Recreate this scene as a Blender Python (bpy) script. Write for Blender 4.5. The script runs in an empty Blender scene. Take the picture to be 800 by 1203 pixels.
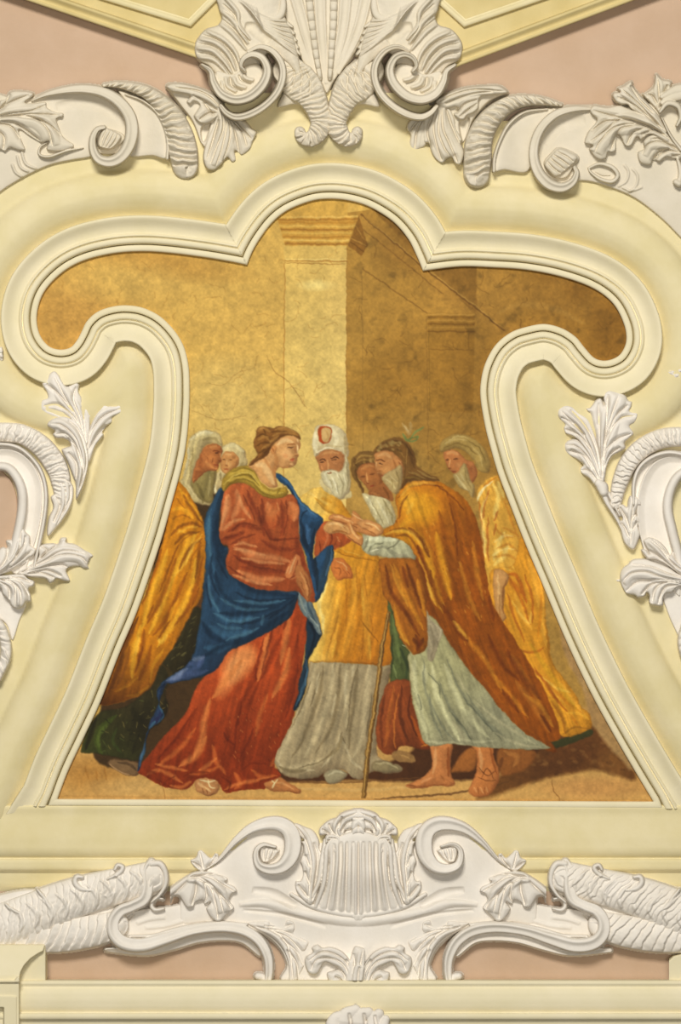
import bpy, math, random
import numpy as np

# ---------------------------------------------------------------- scale and basic helpers
# plan units: 1 unit = 3 mm on the wall; x to the right, y downwards, d = distance out from the wall
U = 0.003
DIST = 9.0
ZC = 4.2
scene = bpy.context.scene
COL = scene.collection
rng = np.random.default_rng(7)

def P3(x, y, d):
    """a place on the wall measured on the survey photograph, with its own distance d out from the wall"""
    x = np.asarray(x, float); y = np.asarray(y, float); d = np.asarray(d, float)
    k = (DIST - d * U) / DIST
    return np.stack(np.broadcast_arrays((x - 400) * U * k, -d * U, ZC + (601.5 - y) * U * k), -1)

def lin(c):
    c = np.asarray(c, float)
    return np.where(c <= 0.04045, c / 12.92, ((c + 0.055) / 1.055) ** 2.4)

def hexc(h):
    return np.array([int(h[i:i + 2], 16) / 255 for i in (0, 2, 4)])

def tag(o, label=None, cat=None, group=None, kind=None):
    if label: o['label'] = label
    if cat: o['category'] = cat
    if group: o['group'] = group
    if kind: o['kind'] = kind
    return o

def empty(name, x, y, d=0):
    o = bpy.data.objects.new(name, None)
    COL.objects.link(o)
    o.location = P3(x, y, d)
    return o

def mesh_obj(name, verts, faces, mat, parent=None, smooth=True):
    verts = np.asarray(verts, np.float32)
    faces = np.asarray(faces, np.int32)
    if parent is not None:
        w = np.zeros(3); q = parent
        while q is not None:
            w += np.array(q.location); q = q.parent
        org = w
    else:
        org = verts.mean(0)
    me = bpy.data.meshes.new(name)
    n, f, k = len(verts), len(faces), faces.shape[1]
    me.vertices.add(n); me.loops.add(f * k); me.polygons.add(f)
    me.vertices.foreach_set('co', (verts - org).astype(np.float32).ravel())
    me.loops.foreach_set('vertex_index', faces.ravel())
    me.polygons.foreach_set('loop_start', np.arange(0, f * k, k, dtype=np.int32))
    me.polygons.foreach_set('use_smooth', np.full(f, smooth))
    me.update(calc_edges=True)
    me.validate()
    me.materials.append(mat)
    o = bpy.data.objects.new(name, me)
    COL.objects.link(o)
    if parent is not None: o.parent = parent
    else: o.location = org
    return o

def spline(pts, n=8, closed=False):
    """Catmull-Rom through the points"""
    p = np.asarray(pts, float)
    if len(p) < 3 and not closed: return np.stack([np.linspace(p[0][k], p[-1][k], n + 1) for k in range(p.shape[1])], -1)
    if closed: q = np.vstack([p[-1], p, p[0], p[1]])
    else: q = np.vstack([2 * p[0] - p[1], p, 2 * p[-1] - p[-2]])
    out = []
    t = np.linspace(0, 1, n, endpoint=False)[:, None]
    for i in range(len(q) - 3):
        a, b, c, d = q[i:i + 4]
        out.append(.5 * (2 * b + (c - a) * t + (2 * a - 5 * b + 4 * c - d) * t * t + (3 * b - a - 3 * c + d) * t ** 3))
    r = np.vstack(out)
    return r if closed else np.vstack([r, p[-1]])

def xy(a):
    if isinstance(a, str): a = a.split()
    return np.asarray(a, float).reshape(-1, 2)

def sdf_poly(X, Y, pts):
    """signed distance, negative inside"""
    best = np.full(X.shape, 1e9); ins = np.zeros(X.shape, bool)
    n = len(pts)
    for i in range(n):
        ax, ay = pts[i]; bx, by = pts[(i + 1) % n]
        ex, ey = bx - ax, by - ay
        L = ex * ex + ey * ey
        if L < 1e-9: continue
        wx, wy = X - ax, Y - ay
        t = np.clip((wx * ex + wy * ey) / L, 0, 1)
        dx, dy = wx - ex * t, wy - ey * t
        np.minimum(best, dx * dx + dy * dy, out=best)
        if ay != by:
            c = ((ay <= Y) != (by <= Y)) & (X < ax + (Y - ay) * ex / ey)
            ins ^= c
    s = np.sqrt(best)
    return np.where(ins, -s, s)

def vnoise(shape, cell, seed=0, octaves=3):
    r = np.random.default_rng(seed)
    out = np.zeros(shape); amp = 1.0; tot = 0
    for o in range(octaves):
        c = max(cell / 2 ** o, 1.01)
        gh, gw = int(shape[0] / c) + 3, int(shape[1] / c) + 3
        g = r.random((gh, gw)) * 2 - 1
        yy = np.arange(shape[0]) / c; xx = np.arange(shape[1]) / c
        y0 = yy.astype(int); x0 = xx.astype(int)
        fy = yy - y0; fx = xx - x0
        fy = (fy * fy * (3 - 2 * fy))[:, None]; fx = (fx * fx * (3 - 2 * fx))[None]
        a = g[np.ix_(y0, x0)]; b = g[np.ix_(y0, x0 + 1)]; c_ = g[np.ix_(y0 + 1, x0)]; d = g[np.ix_(y0 + 1, x0 + 1)]
        out += amp * ((a * (1 - fx) + b * fx) * (1 - fy) + (c_ * (1 - fx) + d * fx) * fy)
        tot += amp; amp *= .5
    return out / tot

# ---------------------------------------------------------------- materials
def nodes_mat(name):
    m = bpy.data.materials.new(name); m.use_nodes = True
    nt = m.node_tree
    return m, nt, nt.nodes['Principled BSDF']

def plaster(name, col, col2, rough=.8, scale=6, bump=.15, fine=60):
    """limewashed plaster: mottled colour, slight unevenness"""
    m, nt, b = nodes_mat(name)
    tc = nt.nodes.new('ShaderNodeTexCoord')
    geo = nt.nodes.new('ShaderNodeNewGeometry')
    n1 = nt.nodes.new('ShaderNodeTexNoise'); n1.inputs['Scale'].default_value = scale; n1.inputs['Detail'].default_value = 5
    n1.inputs['Roughness'].default_value = .6
    nt.links.new(geo.outputs['Position'], n1.inputs['Vector'])
    r = nt.nodes.new('ShaderNodeValToRGB')
    r.color_ramp.elements[0].position = .35; r.color_ramp.elements[1].position = .68
    r.color_ramp.elements[0].color = (*lin(hexc(col)), 1); r.color_ramp.elements[1].color = (*lin(hexc(col2)), 1)
    nt.links.new(n1.outputs['Fac'], r.inputs['Fac'])
    nt.links.new(r.outputs['Color'], b.inputs['Base Color'])
    b.inputs['Roughness'].default_value = rough
    b.inputs['Specular IOR Level'].default_value = .25
    n2 = nt.nodes.new('ShaderNodeTexNoise'); n2.inputs['Scale'].default_value = fine; n2.inputs['Detail'].default_value = 4
    nt.links.new(geo.outputs['Position'], n2.inputs['Vector'])
    bp = nt.nodes.new('ShaderNodeBump'); bp.inputs['Strength'].default_value = bump; bp.inputs['Distance'].default_value = .004
    nt.links.new(n2.outputs['Fac'], bp.inputs['Height'])
    nt.links.new(bp.outputs['Normal'], b.inputs['Normal'])
    return m

M_YELLOW = plaster('yellow limewash', 'd9cb9a', 'e2d5ab')
M_DEEP = plaster('deep yellow limewash', 'c8b57c', 'd4c28c')
M_CREAM = plaster('cream limewash', 'e0d5b0', 'e6dbba')
M_PINK = plaster('pink limewash', 'c7ab91', 'bfa286', scale=4)
M_WHITE = plaster('white stucco', 'e2dacd', 'eae3d8', scale=9, bump=.2, fine=90)
M_WARM = plaster('warm white stucco', 'd3c9b3', 'dbd1bd', scale=9, bump=.2, fine=90)

def fresco_mat():
    m, nt, b = nodes_mat('fresco pigment')
    at = nt.nodes.new('ShaderNodeAttribute'); at.attribute_name = 'pigment'
    geo = nt.nodes.new('ShaderNodeNewGeometry')
    n = nt.nodes.new('ShaderNodeTexNoise'); n.inputs['Scale'].default_value = 45; n.inputs['Detail'].default_value = 8; n.inputs['Roughness'].default_value = .7
    nt.links.new(geo.outputs['Position'], n.inputs['Vector'])
    mr = nt.nodes.new('ShaderNodeMapRange'); mr.inputs['To Min'].default_value = .86; mr.inputs['To Max'].default_value = 1.14
    nt.links.new(n.outputs['Fac'], mr.inputs['Value'])
    mx = nt.nodes.new('ShaderNodeVectorMath'); mx.operation = 'SCALE'
    nt.links.new(at.outputs['Color'], mx.inputs[0]); nt.links.new(mr.outputs['Result'], mx.inputs['Scale'])
    nt.links.new(mx.outputs['Vector'], b.inputs['Base Color'])
    b.inputs['Roughness'].default_value = .75; b.inputs['Specular IOR Level'].default_value = .2
    bp = nt.nodes.new('ShaderNodeBump'); bp.inputs['Strength'].default_value = .1; bp.inputs['Distance'].default_value = .003
    nt.links.new(n.outputs['Fac'], bp.inputs['Height']); nt.links.new(bp.outputs['Normal'], b.inputs['Normal'])
    return m
M_FRESCO = fresco_mat()

def grid_faces(keep, idx):
    """quads of a grid whose four corners have indices idx; keep = boolean per cell"""
    a = idx[:-1, :-1][keep]; b = idx[:-1, 1:][keep]; c = idx[1:, 1:][keep]; d = idx[1:, :-1][keep]
    return np.stack([a, d, c, b], -1)

def compact(verts, faces):
    u, inv = np.unique(faces, return_inverse=True)
    return verts[u], inv.reshape(faces.shape), u

# ---------------------------------------------------------------- the outline of the fresco
OUT_L = xy("290 311 270 307 240 302 200 297 168 295 136 297 104 304 80 315 60 332 48 350 43 372 46 392 56 406 69 411 82 409 90 401 96 390 102 378 114 367 130 361 148 359 168 362 188 372 205 389 216 408 221.5 432 222.5 460 222 480 219.5 512 214 545 200 597 187.5 640 162 715 141 765 117.5 825 97.5 868 80 905 67 939".split())
OUT_R = xy("768 942 748 909 719.5 860 694 813 665 752 639 690 617 638 597.5 588 585 555 576 524 570 500 565 470 565 450 570 428 582 406 600 391 620 384 640 381 660 386 676 396 686 408 697 420 708 424 720 422 730 415 736 400 733 380 720 356 696 338 660 325 620 317 580 314 540 313 497 318".split())
ARCH = xy("497 318 490 301 480 281 464 262 444 248 424 239 400 234 376 234 356 239 336 248 320 261 306 279 296 296 290 311".split())
def outline():
    l = spline(OUT_L[:], 5); r = spline(OUT_R, 5); a = spline(ARCH, 5)
    m = np.linspace(67, 768, 60)
    bottom = np.stack([m, 939 + 3 * (m - 67) / 701], -1)
    def even(c, step=1.2):
        L = np.concatenate([[0], np.cumsum(np.hypot(*np.diff(c, axis=0).T))]); s = np.linspace(0, L[-1], int(L[-1] / step) + 1)
        return np.stack([np.interp(s, L, c[:, 0]), np.interp(s, L, c[:, 1])], -1)
    l, r, a = even(spline(OUT_L, 12)), even(spline(OUT_R, 12)), even(spline(ARCH, 12))
    global NL
    NL = len(l)
    return np.vstack([l[:-1], bottom[:-1], r[:-1], a[:-1]])
RIM = outline()
# ---------------------------------------------------------------- walls and mouldings
def plate(name, pts, d, mat, parent=None, thick=10):
    """flat panel with an outline, as a solid slab"""
    pts = np.asarray(pts, float); n = len(pts)
    import bmesh
    bm = bmesh.new()
    f = [bm.verts.new(p) for p in P3(pts[:, 0], pts[:, 1], np.full(n, d))]
    b = [bm.verts.new(p) for p in P3(pts[:, 0], pts[:, 1], np.full(n, d - thick))]
    bm.faces.new(f); bm.faces.new(b[::-1])
    for i in range(n): bm.faces.new((f[i], b[i], b[(i + 1) % n], f[(i + 1) % n]))
    bmesh.ops.recalc_face_normals(bm, faces=bm.faces)
    me = bpy.data.meshes.new(name); bm.to_mesh(me); bm.free(); me.materials.append(mat)
    o = bpy.data.objects.new(name, me); COL.objects.link(o)
    return o

def seg_dist(X, Y, pts):
    best = np.full(X.shape, 1e9)
    for (ax, ay), (bx, by) in zip(pts[:-1], pts[1:]):
        ex, ey = bx - ax, by - ay; L = ex * ex + ey * ey
        if L < 1e-9: continue
        t = np.clip(((X - ax) * ex + (Y - ay) * ey) / L, 0, 1)
        np.minimum(best, (X - ax - ex * t) ** 2 + (Y - ay - ey * t) ** 2, out=best)
    return np.sqrt(best)

def sweep(name, path, offs, profile, mat, parent=None, closed=False, cusps=()):
    """moulding: profile (offset along offs, height) carried along a path"""
    path = np.asarray(path, float); prof = np.asarray(profile, float)
    n, k = len(path), len(prof)
    X = path[:, None, 0] + offs[:, None, 0] * prof[None, :, 0]
    Y = path[:, None, 1] + offs[:, None, 1] * prof[None, :, 0]
    for c, m, a, b in cusps:                       # mitre: nothing may cross the line through a cusp
        cr = m[0] * (Y - c[1]) - m[1] * (X - c[0])
        near = np.hypot(path[:, 0] - c[0], path[:, 1] - c[1]) < 62
        sgn = np.sign(m[0] * (path[:, 1] - c[1]) - m[1] * (path[:, 0] - c[0]))
        bad = near[:, None] & (cr * sgn[:, None] < 0)
        X = np.where(bad, c[0] + m[0] * prof[None, :, 0], X); Y = np.where(bad, c[1] + m[1] * prof[None, :, 0], Y)
    Z = np.broadcast_to(prof[None, :, 1], X.shape).copy()
    if len(cusps):                                 # where a tight bend folds the offset over, let it sink away
        cols = [c for c in range(k) if prof[c, 0] > 24]
        for c in cols:
            dd = seg_dist(X[:, c], Y[:, c], (np.vstack([path, path[:1]]) if closed else path)[::3])
            far = np.min([np.hypot(X[:, c] - q[0][0], Y[:, c] - q[0][1]) for q in cusps], axis=0) > 75
            Z[:, c] = np.where((dd < prof[c, 0] - 1.5) & far, -5, Z[:, c])
    V = P3(X, Y, Z).reshape(-1, 3)
    idx = np.arange(n * k).reshape(n, k)
    if closed: idx = np.vstack([idx, idx[:1]])
    F = grid_faces(np.ones((idx.shape[0] - 1, k - 1), bool), idx)
    return mesh_obj(name, V, F, mat, parent)

def fine_profile(p, step=.6):
    p = np.asarray(p, float); out = []
    for a, b in zip(p[:-1], p[1:]):
        m = max(1, int(np.hypot(*(b - a)) / 3)); t = np.linspace(0, 1, m, endpoint=False)[:, None]
        out.append(a + (b - a) * t)
    return np.vstack(out + [p[-1:]])

# pink wall behind everything and yellow fields
tag(plate('wall_back', [(-150, -120), (950, -120), (950, 1320), (-150, 1320)], -10, M_PINK, thick=60), kind='structure')

# yellow field around the frame: a broad soft cushion following the outline
gx = np.arange(-60, 862, 3.0); gy = np.arange(100, 962, 3.0)
GX, GY = np.meshgrid(gx, gy)
# the outline's sides run on below the sill line, so that the cushion ends straight there
ext = np.vstack([xy("20 1035"), xy("67 939"), RIM[:0]])
nL = NL; side_l = RIM[:nL][::-1]
side = np.vstack([xy("18 1045"), side_l, RIM[nL + 58:][::-1][:0]])
openpath = np.vstack([xy("20 1045"), RIM[:nL][::-1][0:], np.vstack([RIM[nL + 58:]])[::-1], xy("828 1060")])
DF = seg_dist(GX, GY, openpath[::3])
def lerp(x, xs, ys): return np.interp(x, xs, ys)
hh = lerp(DF, [36, 42, 46, 52, 60, 68, 78, 86, 92, 95, 97, 99, 140], [-4, -3, 1, 7, 12, 15, 15, 12.5, 8.5, 4.5, .5, 0, 0])
inside = sdf_poly(GX, GY, RIM[::3]) < 30
topline = np.interp(GX, [-60, 100, 200, 240, 300, 400, 470, 520, 575, 700, 860], [150, 130, 142, 128, 108, 105, 108, 128, 142, 135, 170])
cell = ~(inside[:-1, :-1] & inside[1:, 1:] & inside[:-1, 1:] & inside[1:, :-1])
keep = cell & (GY > topline)[:-1, :-1]
V = P3(GX, GY, hh).reshape(-1, 3); F = grid_faces(keep, np.arange(GX.size).reshape(GX.shape))
V, F, _ = compact(V, F)
tag(mesh_obj('trim_9', V, F, M_YELLOW), kind='structure')

def straight(name, prof, x0, x1, mat, n=12):
    """horizontal moulding; prof rows are (y, height)"""
    xs = np.linspace(x0, x1, n); prof = fine_profile(prof)
    X, I = np.meshgrid(xs, np.arange(len(prof)))
    V = P3(X, prof[I, 0], prof[I, 1]).reshape(-1, 3)
    F = grid_faces(np.ones((len(prof) - 1, n - 1), bool), np.arange(X.size).reshape(X.shape))
    return tag(mesh_obj(name, V, F, mat), kind='structure')

straight('trim_1', [(945, -3), (946.5, 6), (948, 7), (951, 6.5), (957, 5.5), (968, 6.5), (985, 8.5), (998, 8.5), (1004, 6), (1007, 2), (1008.5, 0), (1009.5, 3.5), (1011, 5), (1020, 5), (1022.5, 3.5), (1024, -2), (1040, -5), (1050, -12)], -60, 860, M_YELLOW)
straight('trim_2', [(1150, -20), (1151.6, 22), (1154, 25), (1157, 25), (1158.4, 22), (1160, 23), (1166, 26.5), (1175, 28), (1184, 27), (1188, 24.5), (1190.4, 23), (1190.8, 30), (1192, 31), (1197, 31), (1198, 27), (1200, 24), (1230, 20), (1300, 16)], -60, 860, M_CREAM)

# upper yellow panels with their mouldings
plate_l = [(-60, -60), (262, -60), (262, 90), (227, 66), (30, 0), (-60, -30)]
plate_r = [(500, -60), (900, -60), (900, -50), (745, -1), (540, 77), (505, 90)]
tag(plate('ceiling', [(-60, -60), (262, -60), (262, 78), (228, 62), (32, -4), (-60, -35)], 4, M_DEEP, thick=14), kind='structure')
tag(plate('ceiling_panel', [(500, -60), (900, -60), (900, -58), (747, -6), (543, 70), (505, 86)], 4, M_DEEP, thick=14), kind='structure')
def line_trim(name, pts, width, prof, mat=M_DEEP):
    pts = np.asarray(pts, float)
    t = np.diff(pts, axis=0); t /= np.linalg.norm(t, axis=1)[:, None]
    nn = np.stack([t[:, 1], -t[:, 0]], -1)
    offs = [nn[0]]
    for a, b in zip(nn[:-1], nn[1:]):
        m = a + b; m /= (m @ a); offs.append(m)
    offs.append(nn[-1])
    return tag(sweep(name, pts, np.array(offs), fine_profile(prof), mat), kind='structure')
OG = [(-.6, -10), (-.6, 9), (1, 11), (3, 11), (4, 8), (5, 7.4), (8, 9), (11, 13), (12.4, 14), (14, 14), (15, 9), (16, 4)]
OG2 = [(-.6, 2), (0, 8), (1, 10), (5, 10), (6, 9), (6.5, 5), (8.5, 5)]
line_trim('trim_3', [(-60, -31), (30, -.5), (235, 69)], 1, OG)
line_trim('trim_4', [(535, 79), (542, 76), (747, -1), (900, -58)], 1, OG)
line_trim('trim_5', [(30, -30), (121, 0), (224, 31.5), (300, -45)], 1, OG2, M_YELLOW)
line_trim('trim_6', [(460, -45), (545, 32), (638, 0), (740, -36)], 1, OG2, M_YELLOW)

# ---------------------------------------------------------------- the frame of the fresco
def rim_offsets(pts):
    t = np.roll(pts, -1, 0) - np.roll(pts, 1, 0)
    t1 = pts - np.roll(pts, 1, 0); t2 = np.roll(pts, -1, 0) - pts
    t1 /= np.linalg.norm(t1, axis=1)[:, None] + 1e-9; t2 /= np.linalg.norm(t2, axis=1)[:, None] + 1e-9
    n1 = np.stack([-t1[:, 1], t1[:, 0]], -1); n2 = np.stack([-t2[:, 1], t2[:, 0]], -1)
    m = n1 + n2
    m /= np.maximum((m * n1).sum(1), .25)[:, None]
    c = pts.mean(0)
    return m
OFF = rim_offsets(RIM.copy())
# make sure they point outwards
tst = sdf_poly(np.array([RIM[10, 0] + OFF[10, 0] * 2]), np.array([RIM[10, 1] + OFF[10, 1] * 2]), RIM)
if tst[0] < 0: OFF = -OFF
bl = nL - 1; br = bl + 59
OFF[bl:br + 1] = (0, 1.05)
OFF[bl] = (-1.5, 1.05); OFF[br] = (1.5, 1.05)
frame = empty('picture_frame', 415, 945, 0)
tag(frame, 'cream moulded stucco frame with lobed top and bell-shaped sides around the painted scene', 'picture frame')
IN1 = [(-.5, -3), (-.3, 5), (.6, 6.6), (2, 7.4), (5.8, 7.6), (6.9, 6.6), (7.4, 2), (7.8, -3)]
IN2 = [(7.6, -3), (8.3, 1.5), (9.0, 6.5), (9.6, 8), (11, 9.5), (14, 10), (15.6, 9.2), (16.3, 5.6), (17.0, 5.2), (17.7, 8.8), (18.5, 10), (19.4, 9.2), (20.6, 7.2), (21.4, 5.9)]
ia = np.argmin(np.hypot(RIM[:, 0] - 497, RIM[:, 1] - 318))
CUSPS = [(RIM[0], OFF[0]), (RIM[ia], OFF[ia])]
CUSPS = [(c, m) for c, m in CUSPS]
CUSPS = [(c, m, 0, 0) for c, m in CUSPS]
sweep('inner_fillet', RIM, OFF, fine_profile(IN1), M_CREAM, frame, True, CUSPS)
loop = np.vstack([RIM[br:], RIM[:bl + 1]]); loff = np.vstack([OFF[br:], OFF[:bl + 1]])
loop[-1] = (65.2, 947.4); loff[-1] = (-1.27, 0); loop[0] = (769.8, 950); loff[0] = (1.27, 0)
sweep('bead_moulding', loop, loff, fine_profile(IN2), M_CREAM, frame, False, CUSPS)
CV = [(21.3, 5.8), (22.4, 5.7), (23.5, 6), (27, 6.8), (31, 9), (35, 12), (38, 14.5), (40.2, 15.5), (41.4, 15.2), (42, 13), (42.4, -4)]
loop[-1] = (66, 946); loff[-1] = (-1.44, .28); loop[0] = (769, 949); loff[0] = (1.44, .25)
cove = sweep('cove_moulding', loop, loff, fine_profile(CV), M_CREAM, frame, False, CUSPS)
# towards the two lower corners the cove dies into the band below
cc = np.empty(len(cove.data.vertices) * 3, np.float32); cove.data.vertices.foreach_get('co', cc); cc = cc.reshape(-1, 3)
ww = cc + np.array(frame.location)
fade = np.clip((ww[:, 2] - (ZC + (601.5 - 958) * U)) / (30 * U), 0, 1)
hd = -ww[:, 1] / U; hd = 5 + (hd - 5) * fade
cc[:, 1] = -hd * U - frame.location[1]; cove.data.vertices.foreach_set('co', cc.ravel()); cove.data.update()
# ---------------------------------------------------------------- the fresco: brush work
# The picture itself is flat pigment on plaster.  It is painted here stroke by stroke on a fine lattice of
# points; each painted figure and garment becomes a mesh of its own in the one flat plane of the picture.
Q = 1.25
CX0, CY0, CX1, CY1 = 14, 222, 802, 950
NX, NY = int((CX1 - CX0) * Q), int((CY1 - CY0) * Q)
px_x = CX0 + np.arange(NX) / Q; px_y = CY0 + np.arange(NY) / Q
CAN = np.zeros((NY, NX, 3)); OWN = np.zeros((NY, NX), np.int32)
OWNERS = [('background', None, None)]
VIEW = (0., 0., 1.)
CUR = None                       # current clip: (slice, mask)
def view(ox, oy, k):
    global VIEW
    VIEW = (ox, oy, k)
def pts_(a):
    p = xy(a)
    return np.stack([VIEW[0] + p[:, 0] / VIEW[2], VIEW[1] + p[:, 1] / VIEW[2]], -1)
def win(p, pad):
    x0 = max(0, int((p[:, 0].min() - pad - CX0) * Q)); x1 = min(NX, int((p[:, 0].max() + pad - CX0) * Q) + 2)
    y0 = max(0, int((p[:, 1].min() - pad - CY0) * Q)); y1 = min(NY, int((p[:, 1].max() + pad - CY0) * Q) + 2)
    if x1 <= x0 or y1 <= y0: return None
    return (slice(y0, y1), slice(x0, x1))
def lay(sl, a, col, clip=True):
    if clip and CUR is not None:
        cs, cm = CUR
        full = np.zeros((sl[0].stop - sl[0].start, sl[1].stop - sl[1].start))
        y0 = max(sl[0].start, cs[0].start); y1 = min(sl[0].stop, cs[0].stop)
        x0 = max(sl[1].start, cs[1].start); x1 = min(sl[1].stop, cs[1].stop)
        if y1 <= y0 or x1 <= x0: return
        full[y0 - sl[0].start:y1 - sl[0].start, x0 - sl[1].start:x1 - sl[1].start] = cm[y0 - cs[0].start:y1 - cs[0].start, x0 - cs[1].start:x1 - cs[1].start]
        a = a * full
    c = CAN[sl]
    CAN[sl] = c + (hexc(col) - c) * a[..., None]
def fig(name, label):
    OWNERS.append((name, None, label)); return len(OWNERS) - 1
FIG = 0
def figure(label):
    global FIG
    OWNERS.append(('painted_figure', None, label)); FIG = len(OWNERS) - 1
def sh(part, p, col, soft=.7, straight=False, own=True, op=1.0, mod=None):
    """a filled shape with a brushed edge; becomes the clip of the strokes that follow"""
    global CUR
    q = pts_(p)
    if not straight: q = spline(q, 5, True)
    sl = win(q, soft + 1)
    X, Y = np.meshgrid(px_x[sl[1]], px_y[sl[0]])
    s = sdf_poly(X, Y, q)
    m = np.clip(.5 - s / (2 * soft), 0, 1)
    CUR = None
    lay(sl, m * op, col)
    CUR = (sl, m)
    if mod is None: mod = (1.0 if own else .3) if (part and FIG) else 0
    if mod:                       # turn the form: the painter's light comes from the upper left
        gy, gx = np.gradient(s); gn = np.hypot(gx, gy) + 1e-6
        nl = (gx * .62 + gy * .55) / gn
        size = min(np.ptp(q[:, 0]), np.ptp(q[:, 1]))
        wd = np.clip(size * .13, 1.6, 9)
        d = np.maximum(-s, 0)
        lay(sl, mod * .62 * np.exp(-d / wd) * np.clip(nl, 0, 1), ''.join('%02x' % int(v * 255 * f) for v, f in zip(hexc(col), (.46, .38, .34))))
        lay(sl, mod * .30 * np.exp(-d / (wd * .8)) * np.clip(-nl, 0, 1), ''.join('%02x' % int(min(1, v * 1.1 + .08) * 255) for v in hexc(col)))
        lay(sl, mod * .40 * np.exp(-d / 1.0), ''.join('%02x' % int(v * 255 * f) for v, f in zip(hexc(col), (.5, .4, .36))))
    if own and part:
        OWNERS.append((part, FIG, None)); k = len(OWNERS) - 1
        OWN[sl] = np.where(s < 0, k, OWN[sl])
def noclip():
    global CUR
    CUR = None
def S(w, col, op, *p, clip=True, n=7, hard=1.0, taper=True):
    """one tapering brush stroke"""
    q = pts_(p); q = spline(q, n)
    w = w / VIEW[2] / 2
    sl = win(q, w + 1)
    if sl is None: return
    X, Y = np.meshgrid(px_x[sl[1]], px_y[sl[0]])
    A = np.zeros(X.shape)
    L = np.concatenate([[0], np.cumsum(np.hypot(*np.diff(q, axis=0).T))]); L /= L[-1] + 1e-9
    for i in range(len(q) - 1):
        (ax, ay), (bx, by) = q[i], q[i + 1]
        i0 = np.searchsorted(X[0], min(ax, bx) - w - 1); i1 = np.searchsorted(X[0], max(ax, bx) + w + 1)
        j0 = np.searchsorted(Y[:, 0], min(ay, by) - w - 1); j1 = np.searchsorted(Y[:, 0], max(ay, by) + w + 1)
        if i1 <= i0 or j1 <= j0: continue
        x = X[j0:j1, i0:i1]; y = Y[j0:j1, i0:i1]
        ex, ey = bx - ax, by - ay; l2 = ex * ex + ey * ey + 1e-9
        t = np.clip(((x - ax) * ex + (y - ay) * ey) / l2, 0, 1)
        d = np.hypot(x - ax - ex * t, y - ay - ey * t)
        tt = L[i] + (L[i + 1] - L[i]) * t
        ww = w * (np.sqrt(np.clip(1 - (2 * tt - 1) ** 2, 0.02, 1)) if taper else 1) + .25
        a = np.clip(1 - (d / ww) ** 2, 0, 1) ** hard
        np.maximum(A[j0:j1, i0:i1], a, out=A[j0:j1, i0:i1])
    lay(sl, A * op, col, clip)
def B(cx, cy, rx, ry, rot, col, op, clip=True, p=1.0):
    """a soft dab"""
    c = pts_((cx, cy))[0]; rx, ry = rx / VIEW[2], ry / VIEW[2]
    r = max(rx, ry); q = np.array([[c[0] - r, c[1] - r], [c[0] + r, c[1] + r]])
    sl = win(q, 1)
    if sl is None: return
    X, Y = np.meshgrid(px_x[sl[1]] - c[0], px_y[sl[0]] - c[1])
    ca, sa = math.cos(math.radians(rot)), math.sin(math.radians(rot))
    u = (X * ca + Y * sa) / rx; v = (-X * sa + Y * ca) / ry
    a = np.clip(1 - u * u - v * v, 0, 1) ** p
    lay(sl, a * op, col, clip)
def G(x0, y0, x1, y1, col, op0, op1):
    """a glaze that grows from the first place to the second, inside the clip"""
    a, b = pts_((x0, y0, x1, y1))
    sl = CUR[0] if CUR else (slice(0, NY), slice(0, NX))
    X, Y = np.meshgrid(px_x[sl[1]], px_y[sl[0]])
    e = b - a
    t = np.clip(((X - a[0]) * e[0] + (Y - a[1]) * e[1]) / (e @ e), 0, 1)
    lay(sl, op0 + (op1 - op0) * t, col)
def folds(w, col, op, lines, hard=1.7):
    if w <= 16 and hexc(col).mean() > .5: w, op = w * 1.45, op * .8
    for l in lines: S(w * 1.35, col, op * (.92 if w > 15 else .78), *l, hard=hard)

# ---- painted architecture and ground
CAN[:] = hexc('d0aa5c')
nz = vnoise((NY, NX), 90, 3, 5)[..., None]; nz2 = vnoise((NY, NX), 30, 4, 4)[..., None]
view(0, 0, 1)
sh(None, '0 200 340 200 340 620 200 640 0 520', 'd3ad60', 1, True)
G(60, 300, 200, 400, 'c49a54', .6, .0); G(200, 420, 260, 600, 'd9bd74', 0, .8)
B(80, 380, 70, 70, 0, 'b88848', .55); B(200, 310, 110, 22, 8, 'b0803c', .45); B(140, 330, 90, 30, 0, 'd8b468', .5)
B(260, 470, 70, 60, 0, 'dcc07c', .6)
OWNERS.append(('painted_column', 0, 'painted pale square column with moulded capital')); COLID = 1
sh(None, '334 255 409 255 408 640 333 640', 'dcbe74', .6, True)
OWN[CUR[0]] = np.where(CUR[1] > .5, COLID, OWN[CUR[0]])
G(334, 400, 408, 400, 'e2c884', 0, .6); G(370, 260, 370, 420, 'cfa858', .5, 0); B(372, 335, 26, 8, 0, 'ecd894', .8); B(395, 350, 18, 60, 0, 'e0c078', .5)
sh(None, '408 250 800 200 800 960 405 960', 'a67c38', .6, True)
G(408, 400, 560, 400, 'b58c44', .9, .2); G(600, 300, 700, 420, '8f6426', .1, .6); G(480, 640, 480, 440, 'b89450', .65, 0)
B(450, 560, 60, 60, 0, 'bb9a5a', .5); B(440, 460, 50, 50, 0, '98702e', .6); B(490, 430, 70, 60, 0, '946a2a', .45); B(560, 345, 80, 40, 0, 'b38742', .5)
B(660, 350, 70, 28, 15, '9b7133', .5); B(715, 385, 30, 50, 0, '7e5620', .5); B(470, 290, 40, 40, 30, '7d5a28', .5)
sh(None, '408 232 430 238 500 310 560 372 560 250', '8a642c', 1, True); CURs = CUR
S(3, '6d4a20', .8, 418, 246, 500, 322, 596, 392); S(2, 'b08a4a', .7, 420, 256, 500, 327, 590, 396)
noclip()
S(26, 'a87c3a', .5, 430, 262, 470, 296, 540, 352, 600, 392, taper=False)
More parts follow.
